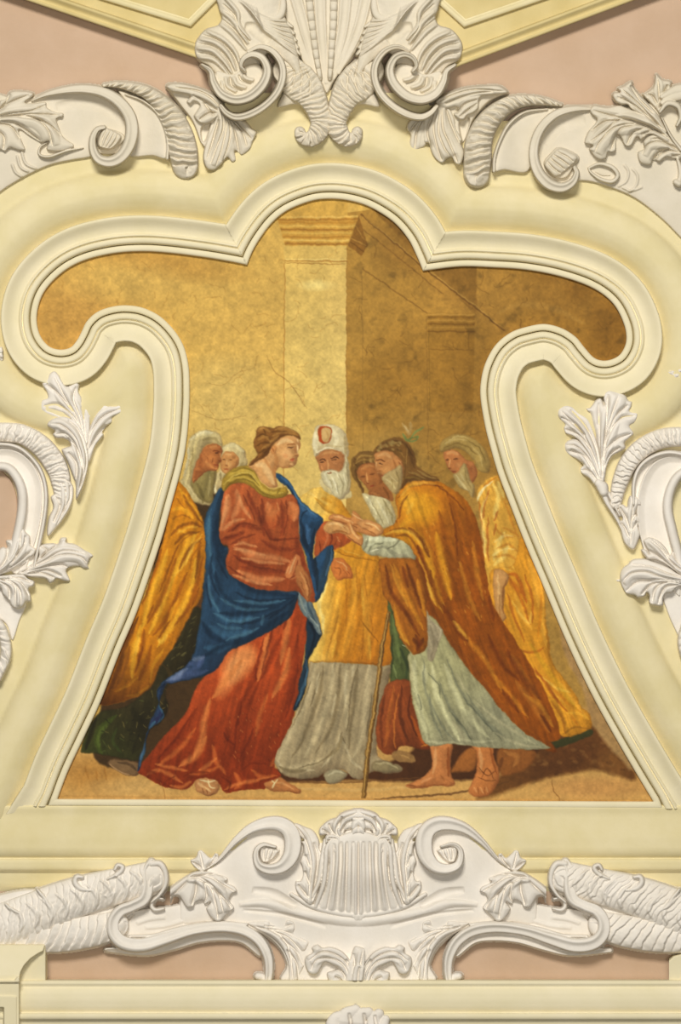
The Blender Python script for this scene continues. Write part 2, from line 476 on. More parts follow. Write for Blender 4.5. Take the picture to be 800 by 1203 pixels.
S(2.2, '6d4a20', .8, 424, 252, 500, 316, 592, 388, taper=False); S(1.6, '7a5626', .7, 426, 316, 480, 353, 502, 368, taper=False)
S(1.6, '7a5626', .6, 428, 270, 520, 345, taper=False); S(1.5, 'c09a56', .5, 428, 255, 505, 318, 590, 384)
# column capital and lines
view(200, 180, 2.5)
sh(None, '330 140 520 140 520 185 330 185', 'd0a654', .8, True)
sh(None, '315 182 556 184 550 200 530 240 522 272 338 272 330 248 318 212', 'c99a48', .6, True)
OWN[CUR[0]] = np.where(CUR[1] > .5, COLID, OWN[CUR[0]])
for yy, c, o in ((186, 'e2bc6c', .9), (194, 'a8732e', .8), (203, 'b98436', .8), (214, 'dcb460', .9), (224, '9a6a2a', .8), (234, 'd8b05c', .9), (246, 'b07e34', .9), (256, 'e0bc6c', .9), (266, '9a6a2c', .8)):
    S(7, c, o, 312, yy, 430, yy + 1, 552, yy + 1, taper=False)
sh(None, '556 184 580 268 560 300 522 272 535 240', '8a6028', .6, True); S(5, 'b88a44', .8, 532, 250, 575, 270); S(4, '684418', .8, 530, 262, 570, 290); S(4, 'b08440', .7, 545, 215, 572, 255)
noclip()
S(5, 'a8793a', .8, 336, 316, 520, 318, taper=False); S(4, 'ecd48c', .7, 338, 311, 520, 313); S(3, '8a5c28', .7, 336, 323, 520, 326)
S(3.5, 'b0803e', .8, 336, 325, 334, 560, 333, 900, 333, 1100, taper=False); S(3, '94672e', .55, 519, 280, 518, 700, 516, 1000, taper=False)
S(2.5, '8c6a34', .6, 562, 350, 566, 700, 566, 950, taper=False); S(2.5, '7d5a2a', .5, 752, 480, 758, 900, taper=False)
# the far pilaster
view(480, 180, 2.5)
sh(None, '55 470 195 470 190 760 60 760', 'a07632', .8, True); G(60, 470, 190, 470, '8a6226', .1, .5)
for yy, c in ((474, 'b98e48'), (482, '7c5722'), (492, 'b48842'), (502, '77521f'), (512, 'ae833e'), (524, '77521f')): S(6, c, .8, 50, yy, 198, yy, taper=False)
S(3, '7c5722', .7, 58, 575, 190, 577, taper=False); S(3, '7c5722', .6, 176, 530, 176, 575, taper=False); S(3, '80602a', .6, 60, 530, 62, 800, taper=False)
noclip()
S(26, 'b48c4a', .35, 260, 470, 330, 445, 420, 455, 520, 500); B(500, 400, 60, 50, 20, '7a5420', .5); B(570, 480, 40, 30, 0, '7c5824', .5); B(410, 360, 60, 30, 0, '8a6228', .4)
view(0, 0, 1)
# mottling
CAN *= 1 + .07 * nz + .06 * nz2
blot = np.clip(vnoise((NY, NX), 16, 9, 3) - .25, 0, 1)[..., None] * np.clip((px_x[None, :, None] - 405) / 15, 0, 1)
CAN *= 1 - .42 * blot
# ground
OWNERS.append(('painted_ground', 0, 'painted ochre ground with dark brown shadows')); GID = 2
sh(None, '60 870 110 884 180 900 300 890 500 860 690 830 800 860 800 960 40 960', 'c69a5c', 2, True)
OWN[CUR[0]] = np.where(CUR[1] > .5, GID, OWN[CUR[0]])
G(400, 870, 400, 945, 'd2a566', 0, .8); B(110, 910, 50, 26, 0, 'b58140', .8); B(150, 925, 60, 14, 0, 'd3ab70', .6); B(700, 925, 80, 16, 0, 'c89058', .6)
S(5, 'a87a44', .35, 60, 935, 300, 938, 600, 940, 770, 940)
for a in ((100, 900, 104, 915), (112, 905, 114, 918), (122, 900, 126, 916)): S(3, 'a06c30', .5, *a)
noclip()
sh(None, '590 908 620 880 660 860 695 850 722 862 748 915 700 905 640 915 590 932 560 938', '6b4421', 3, False, False)
B(670, 885, 60, 30, -10, '57331a', .7); B(720, 895, 25, 18, 30, '85582c', .6); B(640, 905, 50, 14, -10, '50301a', .5)
for i in range(60):
    r = rng.random(4); S(3 + 3 * r[0], ['7d532b', '4a2c16', '91673a'][i % 3], .35, 610 + 130 * r[1], 868 + 44 * r[2], 616 + 130 * r[1], 866 + 44 * r[2] + 6 * r[3])
noclip()
sh(None, '655 690 660 760 680 800 690 830 694 850 745 905 700 800 660 700 640 660', 'a8855a', 2, False, False)
for i in range(40):
    r = rng.random(4); S(5 + 6 * r[0], ['8e7048', 'bb9a6c', '8a7440', 'a67c4c'][i % 4], .5, 645 + 55 * r[1], 690 + 150 * r[2], 650 + 55 * r[1], 696 + 150 * r[2])
noclip()
# broad dark shadow under the middle figures
sh(None, '318 905 350 902 400 908 470 890 500 870 560 872 600 872 640 872 625 888 590 905 570 915 480 918 455 918 425 917 350 919 320 915', '4b2c17', 2, False, False)
S(3, '5a3a20', .8, 440, 938, 500, 935, 560, 928, 600, 918, clip=False); S(2, '6a4424', .7, 330, 918, 400, 920, 470, 915, 530, 910, clip=False)
S(5, 'dab478', .6, 330, 925, 420, 928, 520, 922, clip=False)

# deep tone between the figures at the left
sh(None, '205 585 262 560 300 600 262 660 270 740 262 800 215 880 190 905 165 905 110 890 128 800 165 720', '43301a', 1.5, False, False)
S(30, '5e3a1c', .7, 236, 620, 244, 680, 232, 720, clip=True)
noclip()
# ---- the small veiled woman behind
view(200, 480, 4)
figure('painted woman in white veil behind the woman in blue')
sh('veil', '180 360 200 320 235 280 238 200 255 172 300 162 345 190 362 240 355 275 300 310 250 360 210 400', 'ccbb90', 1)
S(26, 'e0d4ac', .7, 245, 190, 300, 172, 345, 200); S(14, '9c8a5c', .6, 345, 250, 320, 280, 270, 310); S(24, 'e0dac0', .8, 195, 340, 205, 370, 215, 395); S(10, '6c5a38', .6, 235, 300, 240, 340)
sh('head', '246 215 262 200 300 206 325 235 318 265 288 295 262 308 240 290 234 250', 'c98f58', .8)
S(14, 'e0ae78', .8, 255, 215, 285, 215); B(278, 262, 16, 18, 0, 'dba86e', .8); B(298, 225, 14, 12, 0, '8f5a30', .5)
S(6, '5a3418', .9, 247, 240, 256, 240); S(6, '5a3418', .9, 275, 240, 292, 238); S(6, 'e8ba84', .8, 264, 238, 262, 266); S(5, '8a5028', .8, 256, 268, 272, 270)
S(6, 'a0482c', .9, 252, 284, 272, 286); B(262, 298, 9, 7, 0, 'd8a06a', .8); S(8, '8a5a30', .6, 315, 240, 305, 275, 280, 300)

# ---- old woman at the left
figure('painted old woman in orange mantle and pale veil, at the left edge')
sh('veil', '60 320 75 260 80 180 100 130 150 104 205 105 238 135 245 180 215 165 170 170 140 220 120 300 105 350 130 380 190 350 200 400 190 450 140 450 90 420 40 360', 'c9b98c', 1)
S(30, 'ddd3b0', .8, 85, 150, 140, 118, 200, 112); S(20, '8d7c52', .6, 150, 150, 200, 140, 235, 165); S(22, 'e2dac0', .7, 85, 180, 75, 260, 62, 320); S(12, '8d7a4e', .7, 105, 180, 100, 260, 90, 330)
S(14, 'b2a272', .7, 120, 160, 110, 230, 100, 300); S(30, '8b7d4c', .8, 160, 360, 175, 400, 180, 440); S(22, '6c5c34', .6, 120, 370, 150, 420, 150, 445); S(12, 'd8caa0', .6, 60, 330, 100, 380, 130, 420); S(6, 'eee6cc', .6, 98, 140, 150, 112, 200, 110)
sh('veil', '105 330 150 300 215 288 205 380 192 440 140 425 100 365', '8f8050', 1)
S(20, '6a5c34', .7, 125, 350, 150, 400, 160, 430); S(14, 'b5a678', .6, 190, 310, 185, 360, 180, 410)
sh('head', '150 195 175 172 215 165 240 178 242 205 235 225 240 245 228 258 226 275 214 292 180 292 150 310 110 350 105 320 118 270 130 230', 'b97240', .8)
S(20, 'd6945a', .7, 185, 185, 220, 175); S(24, '94522a', .6, 145, 215, 140, 260, 150, 290); S(18, 'cf8c54', .7, 165, 245, 180, 265, 205, 280); B(190, 235, 24, 22, 0, 'c67f48', .7)
S(9, '6e3518', .8, 196, 200, 215, 198, 232, 206); S(6, '3e1c0e', .9, 208, 208, 224, 208); S(8, 'dfa068', .8, 232, 205, 238, 235); S(5, '6e3518', .8, 222, 246, 236, 244); S(7, '8a3a22', .9, 206, 264, 226, 266); S(6, '7a4020', .6, 200, 232, 198, 258)
S(5, '7a4020', .5, 170, 225, 180, 250); B(216, 282, 9, 7, 0, 'd28e56', .7); S(18, '8a4c28', .7, 112, 330, 125, 300, 150, 295)
view(0, 0, 1)
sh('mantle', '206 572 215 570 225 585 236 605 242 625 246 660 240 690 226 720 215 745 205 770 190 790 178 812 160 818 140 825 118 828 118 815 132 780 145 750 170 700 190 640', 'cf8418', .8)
view(80, 640, 4)
G(300, 200, 250, 800, '7a3f10', 0, .35)
folds(34, 'f0b434', .85, [(470, 20, 430, 140, 380, 260, 350, 400), (545, 20, 480, 180, 420, 330, 380, 420), (600, 60, 580, 200, 500, 360, 420, 480), (345, 380, 320, 460, 305, 560, 300, 630)])
folds(22, 'f2bf48', .7, [(600, -60, 560, 60, 500, 150), (420, 440, 440, 460, 470, 420), (330, 430, 322, 520)])
folds(26, '8d4a0e', .8, [(440, 20, 400, 130, 345, 280), (510, 60, 440, 250, 370, 370), (560, 130, 470, 330, 400, 430), (630, 60, 610, 180, 560, 300, 500, 380), (360, 400, 350, 470, 330, 560), (390, 470, 370, 560, 330, 640)])
folds(14, '6a330a', .7, [(520, 0, 470, 120, 430, 220), (400, 280, 370, 350), (480, 350, 420, 450), (620, 200, 580, 290), (350, 480, 320, 600), (300, 330, 285, 440)])
folds(30, 'b06a16', .7, [(440, 520, 400, 600, 360, 680), (240, 690, 300, 680, 380, 640), (200, 780, 260, 740, 330, 710)])
folds(12, 'e8a428', .8, [(450, 490, 400, 570, 385, 650), (220, 690, 280, 660, 330, 620), (380, 660, 330, 700, 270, 715), (520, 250, 470, 360)])
G(330, 480, 200, 760, '3a1c0a', 0, .7)
S(34, '5c3212', .8, 330, 340, 270, 470, 230, 600, 190, 700); S(26, '6b3d18', .6, 290, 480, 250, 620, 210, 680); S(24, '74461a', .8, 150, 790, 230, 760, 300, 740)
view(200, 480, 4)
folds(26, 'efae2e', .75, [(40, 370, 80, 430, 120, 480, 150, 530), (10, 480, 60, 470, 110, 520), (20, 560, 80, 600, 60, 700), (130, 580, 80, 640, 40, 720)])
folds(18, '7d450f', .8, [(60, 400, 100, 470, 155, 545), (0, 600, 50, 550, 110, 540, 150, 560), (20, 640, 70, 590, 140, 580), (40, 760, 90, 660, 150, 610), (140, 620, 130, 720, 120, 800)])
folds(10, '8d5214', .7, [(10, 520, 60, 500, 100, 520), (20, 700, 40, 640, 100, 590), (90, 760, 110, 680, 155, 640), (30, 420, 70, 470)])
folds(9, 'f6c95a', .7, [(150, 590, 100, 660, 70, 740), (30, 590, 80, 560, 130, 555)])
S(14, '5f3820', .6, 130, 440, 150, 480, 160, 530)
# dark green skirt
view(80, 640, 4)
sh('skirt', '600 290 640 330 620 420 600 520 520 600 460 680 470 760 440 830 380 880 360 960 330 1010 250 1000 180 990 120 975 60 970 90 880 120 820 160 780 240 770 330 720 400 650 440 560 500 470 560 360', '2f2a16', 1.2)
G(100, 960, 300, 800, '3a401c', .8, .0)
S(40, '46551f', .7, 230, 800, 160, 860, 135, 920, 160, 985); S(24, '5c6c30', .6, 180, 845, 145, 900, 145, 950); S(60, '23200f', .7, 300, 760, 350, 880, 300, 980); S(40, '2a2410', .7, 560, 400, 500, 560, 420, 700)
S(30, '4a3a1c', .6, 440, 560, 480, 620, 420, 780); S(30, '1e1a0c', .7, 130, 800, 110, 880, 80, 960); S(20, '3c4a20', .6, 230, 860, 210, 920, 250, 980)
for i in range(70):
    r = rng.random(4); x, y = 150 + 330 * r[0], 560 + 430 * r[1]; S(4, ['7d7440', '14140a', '5d6a34', '8a7a48'][i % 4], .55, x, y, x + 40 * r[2] - 10, y + 10 + 50 * (r[3] - .5))
for i in range(25):
    r = rng.random(4); x, y = 470 + 120 * r[0], 330 + 260 * r[1]; S(4, '7a7448', .5, x, y, x + 20, y - 14)
sh('foot', '190 1025 210 1008 260 1010 320 1020 335 1050 320 1085 270 1080 210 1050', '7c6044', 1)
S(10, 'bd9670', .8, 195, 1030, 230, 1060, 290, 1082); S(16, '4c3826', .8, 230, 1020, 290, 1030, 320, 1060)

# ---- priest
view(340, 480, 4)
figure('painted bearded priest in white mitre and yellow chasuble')
sh('alb', '60 700 120 690 200 560 240 780 300 1200', 'c8a24c', 1, own=False)
view(320, 640, 4)
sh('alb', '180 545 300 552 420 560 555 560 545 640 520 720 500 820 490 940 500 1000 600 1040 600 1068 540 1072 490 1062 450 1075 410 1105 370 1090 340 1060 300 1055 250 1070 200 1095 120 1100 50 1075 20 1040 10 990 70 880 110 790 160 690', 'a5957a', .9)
folds(34, 'c0b194', .8, [(200, 560, 170, 700, 90, 880, 30, 1010), (290, 560, 270, 700, 220, 860, 150, 1000), (345, 560, 350, 700, 345, 860), (460, 560, 440, 720, 420, 900, 380, 1000), (60, 1050, 160, 1040, 250, 1000)])
folds(22, '7a6a50', .75, [(240, 560, 220, 700, 150, 900, 90, 1000), (320, 560, 310, 700, 280, 850, 200, 980), (400, 560, 390, 700, 365, 850, 360, 960), (520, 560, 490, 700, 460, 860, 430, 1020), (500, 640, 480, 760)])
folds(9, '5f5038', .7, [(395, 580, 370, 700, 350, 880), (225, 600, 180, 760), (330, 880, 290, 960, 220, 1020, 120, 1050), (330, 900, 350, 980, 390, 1030), (180, 640, 140, 760, 90, 860), (470, 700, 440, 900)])
folds(10, 'd6cab0', .8, [(320, 890, 290, 970, 230, 1050), (60, 1060, 130, 1060, 200, 1060), (345, 600, 345, 760), (215, 600, 205, 700), (300, 700, 280, 800), (375, 620, 380, 560), (330, 920, 370, 1010, 430, 1060), (25, 1010, 60, 1060)])
S(26, '6f5f44', .7, 30, 1040, 80, 1060, 160, 1060); S(24, '857456', .7, 250, 1000, 300, 960, 330, 900); S(30, '5d4c34', .5, 560, 580, 540, 700, 510, 800)
sh('shoe', '245 1075 290 1052 340 1065 350 1085 320 1115 280 1125 250 1105', '9c927a', .8); S(14, 'c4bca4', .8, 262, 1085, 300, 1065, 335, 1075)
sh('shoe', '470 1060 480 1020 540 1015 600 1045 605 1065 540 1070', '8d7f62', .8); S(12, 'b8aa8a', .8, 485, 1030, 540, 1025, 590, 1050)
view(320, 640, 4)
sh('chasuble', '110 -190 170 -250 230 -270 300 -240 340 -180 400 -90 420 -40 500 60 520 180 545 270 555 400 558 555 420 558 290 550 172 545 200 480 235 430 215 340 190 280 250 180 280 40 220 -40 160 -100', 'd9962a', .8)
G(200, 300, 330, 300, 'efcf72', .9, 0)
G(280, 300, 540, 420, 'b4661a', 0, .6)
folds(40, 'e0a038', .55, [(330, 140, 300, 300, 240, 520), (430, 120, 440, 300, 450, 540), (390, 100, 380, 300, 330, 530)])
folds(30, 'b8741a', .75, [(370, 150, 340, 330, 290, 540), (470, 100, 500, 300, 490, 540), (410, 160, 410, 350, 380, 540), (530, 280, 535, 420, 530, 550)])
folds(9, '9a5c14', .6, [(345, 100, 350, 250, 345, 400), (395, 110, 400, 240), (430, 140, 445, 260), (500, 120, 510, 260), (460, 330, 470, 400), (310, 330, 260, 500), (430, 380, 420, 540)])
folds(10, 'f0c050', .7, [(455, 420, 460, 540), (320, 200, 300, 300), (420, 200, 430, 330), (300, 450, 280, 530), (250, 420, 220, 520)])
S(24, 'f2dc90', .8, 260, 180, 220, 280, 235, 350, 240, 420); S(12, '8a5518', .6, 172, 548, 300, 553, 500, 560); S(8, '7d4c10', .6, 420, 360, 470, 420, 500, 460)
view(340, 480, 4)
folds(40, 'e9c166', .8, [(60, 420, 120, 400, 180, 450), (70, 440, 150, 470, 220, 500), (280, 430, 310, 480, 330, 520)])
folds(22, 'c08626', .75, [(330, 390, 360, 450, 420, 540), (120, 420, 180, 470, 230, 520), (240, 430, 240, 480, 220, 520), (150, 420, 200, 440)])
folds(10, '96621c', .6, [(130, 440, 180, 480, 240, 500), (290, 420, 310, 460, 350, 520), (50, 430, 90, 480, 140, 520), (330, 400, 380, 490, 440, 560)])
folds(8, 'f4d88a', .7, [(50, 400, 90, 390, 130, 420), (80, 470, 140, 490), (300, 400, 340, 470)])
sh('belt', '210 640 270 668 340 690 420 705 420 722 330 705 260 690 212 665', 'd08c22', .8, own=False); S(6, '9a5f16', .7, 215, 668, 290, 695, 410, 718); S(6, 'efc05a', .7, 225, 650, 300, 680, 400, 702)
view(320, 640, 4)
sh('hand', '275 80 295 60 330 62 355 90 380 130 375 158 340 160 310 168 290 150 280 120', 'd07a3c', .7)
S(10, 'eab07a', .8, 300, 75, 335, 90, 355, 125); S(8, '8a4a20', .8, 290, 105, 320, 115, 315, 145); S(6, '9c5628', .7, 330, 110, 350, 140, 345, 158); S(8, 'e8d4b0', .8, 270, 85, 285, 60, 310, 52)
S(6, '944e22', .7, 350, 120, 365, 140)
view(340, 480, 4)
sh('neck_cloth', '145 350 150 330 200 330 260 380 290 390 285 420 220 415 170 390', 'd6c69a', .8, own=False)
sh('head', '122 212 170 195 230 195 262 215 270 260 262 310 240 330 190 330 150 300 132 260', 'b4774a', .8)
S(14, '8f5630', .7, 250, 220, 262, 260, 250, 310); S(16, 'd09a66', .7, 150, 216, 200, 205, 230, 212); S(12, 'cf8f5c', .8, 145, 270, 155, 285)
S(7, '4a2a16', .9, 140, 244, 158, 238, 170, 246); S(7, '4a2a16', .9, 194, 236, 214, 228, 232, 234); S(4, '24140a', .9, 142, 254, 162, 252); S(4, '24140a', .9, 196, 242, 222, 240); S(10, 'dba26c', .8, 178, 240, 180, 270, 184, 286); S(6, '7a4424', .8, 172, 288, 198, 288)
S(9, 'cf8e60', .6, 204, 254, 224, 262)
sh('beard', '150 300 165 290 185 286 215 290 240 296 255 270 258 220 275 250 284 320 284 380 265 410 240 425 210 410 190 375 165 350 152 325', 'cfc6a8', .9)
S(14, 'e9e2cc', .8, 165, 300, 175, 330, 200, 370); S(12, 'f0ead6', .8, 200, 320, 215, 360, 225, 400); S(10, '9a8e70', .7, 235, 310, 250, 360, 245, 410); S(10, '8a7c5c', .7, 265, 250, 276, 320, 270, 390); S(6, 'a89c7c', .7, 190, 330, 205, 380); S(10, '8c5a3c', .9, 178, 300, 200, 300)
S(7, 'eee8d4', .9, 160, 308, 178, 294, 190, 296); S(7, 'e8e0c8', .9, 198, 294, 222, 300, 232, 330); S(5, 'f2ecd8', .6, 255, 300, 262, 360); S(5, '8e8264', .6, 220, 350, 232, 410)
sh('mitre', '108 160 112 120 130 86 170 72 215 78 250 105 270 140 276 190 270 235 240 200 200 190 150 200 118 224', 'dccfae', .8)
S(30, 'f0e6cc', .9, 120, 110, 118, 160, 126, 205); S(26, 'eee4c8', .9, 200, 95, 225, 140, 210, 180); S(22, 'a8946a', .7, 258, 130, 266, 180, 262, 220); S(10, 'c0ae84', .7, 125, 190, 180, 172, 250, 180); S(10, 'f2ead2', .8, 125, 208, 180, 186, 240, 196); S(16, 'ede2c4', .7, 160, 80, 200, 80)
sh('emblem', '133 120 142 90 162 80 190 88 200 120 192 150 165 166 142 152', 'b04c20', .6, own=False)
sh('emblem', '150 120 156 94 172 86 190 96 196 122 188 148 170 160 156 148', 'd6b27c', .6, own=False); S(8, 'c49a60', .7, 172, 100, 182, 130, 172, 152)

# ---- young attendant between priest and groom
figure('painted young dark-haired man between the priest and the bowing man')
sh('robe', '340 400 370 400 420 410 470 430 500 520 490 560 440 560 400 520 370 460', 'cfc4a0', .9)
S(18, 'ebe4c8', .8, 360, 410, 385, 450, 410, 500); S(14, 'e4dcc0', .8, 410, 430, 440, 480, 470, 540); S(12, '8e8058', .7, 440, 430, 470, 480, 490, 540); S(8, '9c8e66', .7, 385, 440, 420, 500, 440, 545); S(10, '9a8c64', .6, 450, 440, 460, 500)
sh('hair', '288 290 290 250 306 222 340 203 385 203 418 225 428 255 410 268 380 258 345 268 325 290 318 318 330 348 348 378 342 394 318 352 298 322', '7c5a2c', .9)
S(10, 'b08c4e', .7, 305, 250, 340, 222, 390, 225); S(10, '5c3d1a', .8, 310, 280, 318, 320, 340, 380); S(6, 'a88446', .7, 300, 270, 330, 245, 380, 240)
for i in range(16):
    r = rng.random(2); x = 296 + 120 * r[0]; B(x, 215 + 40 * r[1] + abs(x - 355) * .25, 10, 7, 40, ['b8945a', '5a3c18', 'a07c44'][i % 3], .75)
sh('head', '318 290 340 265 380 255 410 265 430 300 440 340 425 375 400 390 375 385 345 350 325 325', 'a86a3a', .8)
S(14, 'c98a52', .8, 335, 285, 370, 268, 395, 272); S(10, '6a3c1c', .8, 335, 318, 355, 318); S(10, '6a3c1c', .8, 375, 308, 400, 304); S(8, 'd49a62', .9, 360, 300, 366, 335, 374, 350); S(6, '70351c', .8, 362, 352, 380, 352); S(7, '8c3420', .9, 380, 368, 400, 362); B(345, 340, 12, 12, 0, 'b87640', .8); S(18, '7c4a24', .7, 420, 300, 432, 340, 415, 380); B(395, 382, 12, 8, 0, 'b87442', .8)
sh('neck', '375 385 440 350 475 380 490 430 460 430 420 412 380 405', '9a6034', .8, own=False); S(16, '74451f', .8, 440, 370, 460, 400, 470, 425); S(12, 'b87c48', .7, 385, 395, 420, 405)
view(320, 640, 4)
sh('tunic', '540 270 560 300 590 400 620 470 650 510 645 560 645 640 600 645 555 640 560 560 555 430', '4f5a34', .9)
S(22, '6c7a48', .8, 560, 330, 580, 440, 600, 560); S(20, '34402a', .8, 600, 480, 630, 560, 630, 630); S(10, '82905e', .7, 570, 560, 585, 630); S(10, '2c361f', .6, 560, 420, 565, 540, 560, 630); S(5, 'c0c4b0', .8, 608, 468, 635, 482, 652, 512)
sh('leggings', '550 645 650 645 665 740 700 860 740 940 720 965 660 950 600 950 570 990 500 960 490 850 510 740', '8a4420', .9)
S(24, 'b0602a', .8, 570, 660, 550, 800, 530, 950); S(22, '5a2a14', .8, 610, 660, 600, 800, 640, 930); S(20, 'b0581f', .8, 650, 800, 680, 880, 720, 950); S(18, '602c14', .7, 530, 700, 510, 850, 520, 960); S(10, 'cf7a34', .7, 590, 700, 570, 860, 580, 960); S(14, '4a2010', .7, 650, 700, 640, 800, 680, 900)
S(10, 'd08030', .8, 700, 950, 735, 940)
sh('shoe', '560 990 590 965 640 975 670 1000 665 1020 600 1020', '9a7448', .8, own=False); S(10, 'b8905c', .8, 600, 985, 650, 1005)

# ---- turbaned man at the right
view(480, 480, 4)
figure('painted bearded man in turban and yellow robe, at the right edge')
sh('robe', '320 400 350 350 390 320 425 318 440 370 470 440 520 560 560 660 598 770 615 900 600 1000 580 1100 540 1150 500 1150 420 1100 360 900 340 740 345 560', 'd9a544', .9)
folds(26, 'ecd07c', .8, [(400, 350, 420, 420, 400, 520), (450, 580, 420, 640, 400, 720), (340, 480, 350, 560, 360, 700), (470, 640, 440, 700, 400, 740), (420, 340, 450, 420)])
folds(12, 'a4501e', .8, [(375, 510, 370, 600, 375, 720), (330, 440, 340, 520, 345, 620), (410, 540, 400, 600), (420, 480, 400, 530), (380, 380, 360, 440, 350, 520)])
folds(14, 'b87426', .7, [(440, 560, 490, 580, 520, 600), (410, 660, 470, 640, 520, 680), (400, 700, 470, 690, 540, 740), (450, 430, 480, 520, 520, 620), (400, 560, 450, 600, 500, 600)])
folds(9, 'f6e4a4', .7, [(400, 630, 450, 600, 490, 600), (395, 690, 440, 665, 500, 660), (370, 410, 345, 470, 345, 520), (330, 500, 350, 620, 350, 740)])
S(14, 'efe2b8', .9, 400, 340, 350, 380, 320, 440, 315, 480); S(14, 'c47c24', .8, 420, 320, 380, 345, 350, 370); S(10, '8a4a18', .6, 320, 480, 350, 640, 350, 760)
view(570, 640, 3.478)
sh('robe', '18 120 60 92 105 88 128 60 140 -20 165 -20 215 110 240 180 245 300 262 400 270 470 330 560 370 610 390 660 425 690 435 730 425 760 350 785 300 770 250 690 180 560 130 480 60 380 30 320 20 200', 'd9962a', .9)
folds(24, 'f0b040', .8, [(195, 60, 230, 180, 235, 330, 250, 420), (120, 200, 160, 300, 190, 350), (60, 350, 120, 430, 220, 540, 320, 640), (300, 560, 360, 640, 410, 710), (170, 40, 200, 140, 220, 260)])
folds(12, '9c4e14', .8, [(105, 140, 150, 230, 185, 330), (160, 120, 190, 210, 195, 320), (90, 200, 120, 300, 160, 400), (45, 320, 110, 420, 190, 520), (200, 500, 260, 590, 340, 690), (130, 430, 200, 440, 240, 420), (140, 470, 230, 540, 300, 640), (270, 640, 310, 700, 330, 770)])
folds(14, 'c6761a', .7, [(90, 130, 140, 180, 150, 250), (230, 200, 225, 300, 215, 380), (250, 560, 310, 620, 400, 690), (350, 700, 380, 740), (80, 300, 100, 380, 150, 440)])
folds(9, 'f6cf6a', .8, [(30, 300, 60, 360, 110, 420, 150, 470), (110, 230, 140, 280, 180, 320, 190, 270), (20, 60, 60, 60, 100, 80, 120, 100), (25, 95, 60, 85, 110, 105), (235, 540, 300, 590, 350, 600)])
folds(24, 'b8661a', .8, [(95, 130, 110, 160, 150, 200)]); S(30, 'a8901e', .3, 180, 400, 260, 520, 380, 680); S(22, 'b07820', .6, 240, 600, 310, 690, 330, 770); S(14, 'e8ab38', .8, 330, 690, 390, 690, 425, 715); S(10, '8c5a18', .6, 320, 770, 370, 745, 425, 755)
S(20, 'b85a18', .7, 85, 120, 130, 130, 170, 240); S(14, 'c89032', .8, 25, 40, 80, 70, 120, 110)
sh('hand', '35 110 70 100 95 130 80 180 75 260 85 300 55 320 45 280 35 200', 'c8955e', .8)
S(14, 'e2b67e', .8, 50, 120, 55, 180, 60, 260); S(8, '8a5428', .7, 85, 140, 72, 200, 75, 280); S(6, '9a6432', .7, 60, 200, 58, 270, 66, 310)
sh('sole', '250 820 300 795 380 775 430 757 438 770 420 785 340 815 265 838', '3c3c20', .8, own=False)
view(480, 480, 4)
sh('head', '168 205 195 192 230 205 270 240 310 260 320 320 280 360 270 300 240 320 215 305 190 285 170 245', 'b87646', .8)
S(20, 'd49a66', .8, 180, 215, 205, 205, 235, 220); S(24, '9a5c34', .7, 270, 260, 290, 290, 290, 330); S(7, '5c341a', .9, 174, 244, 190, 240); S(7, '5c341a', .9, 208, 242, 230, 236); S(9, 'e0aa74', .9, 196, 240, 192, 275); S(6, '74421f', .8, 186, 282, 204, 282); S(8, '7c3a20', .8, 200, 296, 224, 296); B(236, 265, 18, 16, 0, 'cc8e5a', .8)
sh('beard', '212 310 235 295 262 255 280 300 290 340 310 370 300 420 275 385 240 370 218 335', 'b39c68', .9)
S(12, 'd4c294', .8, 225, 312, 250, 350, 280, 385); S(8, '8a7444', .7, 262, 280, 270, 330, 295, 380); S(8, 'cab788', .8, 240, 300, 262, 340)
sh('turban', '150 200 150 165 180 135 230 122 285 130 330 160 365 200 385 260 375 300 330 290 305 240 260 200 215 188 175 200', 'a88c50', 1)
S(12, 'c8b078', .7, 170, 165, 215, 145, 270, 150); S(10, '7c6230', .7, 165, 185, 220, 165, 280, 180, 320, 220); S(12, 'c4aa70', .7, 290, 170, 330, 215, 350, 270); S(9, '766030', .7, 280, 150, 330, 185, 365, 250); S(7, 'd0ba84', .7, 185, 150, 230, 132, 280, 140)

# ---- the bowing bridegroom
view(340, 480, 4)
figure('painted bowing grey-bearded man in orange cloak with flowering rod')
view(440, 640, 4)
sh('leg', '265 935 360 935 355 1010 360 1080 380 1120 350 1135 290 1130 230 1145 170 1145 148 1130 200 1105 250 1070 272 1020', 'c8804c', .8)
S(20, 'e0a470', .8, 285, 950, 285, 1020, 270, 1080); S(16, '8c4a22', .8, 345, 950, 345, 1030, 350, 1090); S(10, '92522a', .8, 180, 1140, 250, 1135, 340, 1125); S(14, 'd8986a', .7, 215, 1115, 270, 1095); S(6, '7a3f1c', .8, 150, 1128, 190, 1135); S(8, 'a06032', .7, 310, 1080, 330, 1110)
sh('leg', '460 930 550 930 560 1000 585 1060 575 1120 550 1165 510 1185 460 1180 445 1155 465 1100 480 1040 475 980', 'c47a44', .8)
S(22, 'e2a570', .8, 490, 950, 500, 1010, 500, 1060); S(14, '8c4a20', .8, 540, 950, 560, 1030, 575, 1080); S(5, '6a3a1a', .8, 490, 1045, 530, 1085, 570, 1060); S(5, '6a3a1a', .8, 500, 1100, 530, 1050, 560, 1100); S(5, '70401c', .8, 485, 1090, 530, 1110, 570, 1105); S(9, 'dc9e6a', .8, 465, 1140, 480, 1165); S(9, 'dc9e6a', .8, 495, 1140, 510, 1170); S(8, 'd69662', .8, 525, 1140, 535, 1165); S(4, '7a4420', .8, 485, 1140, 490, 1175); S(4, '7a4420', .8, 515, 1140, 520, 1175)
noclip()
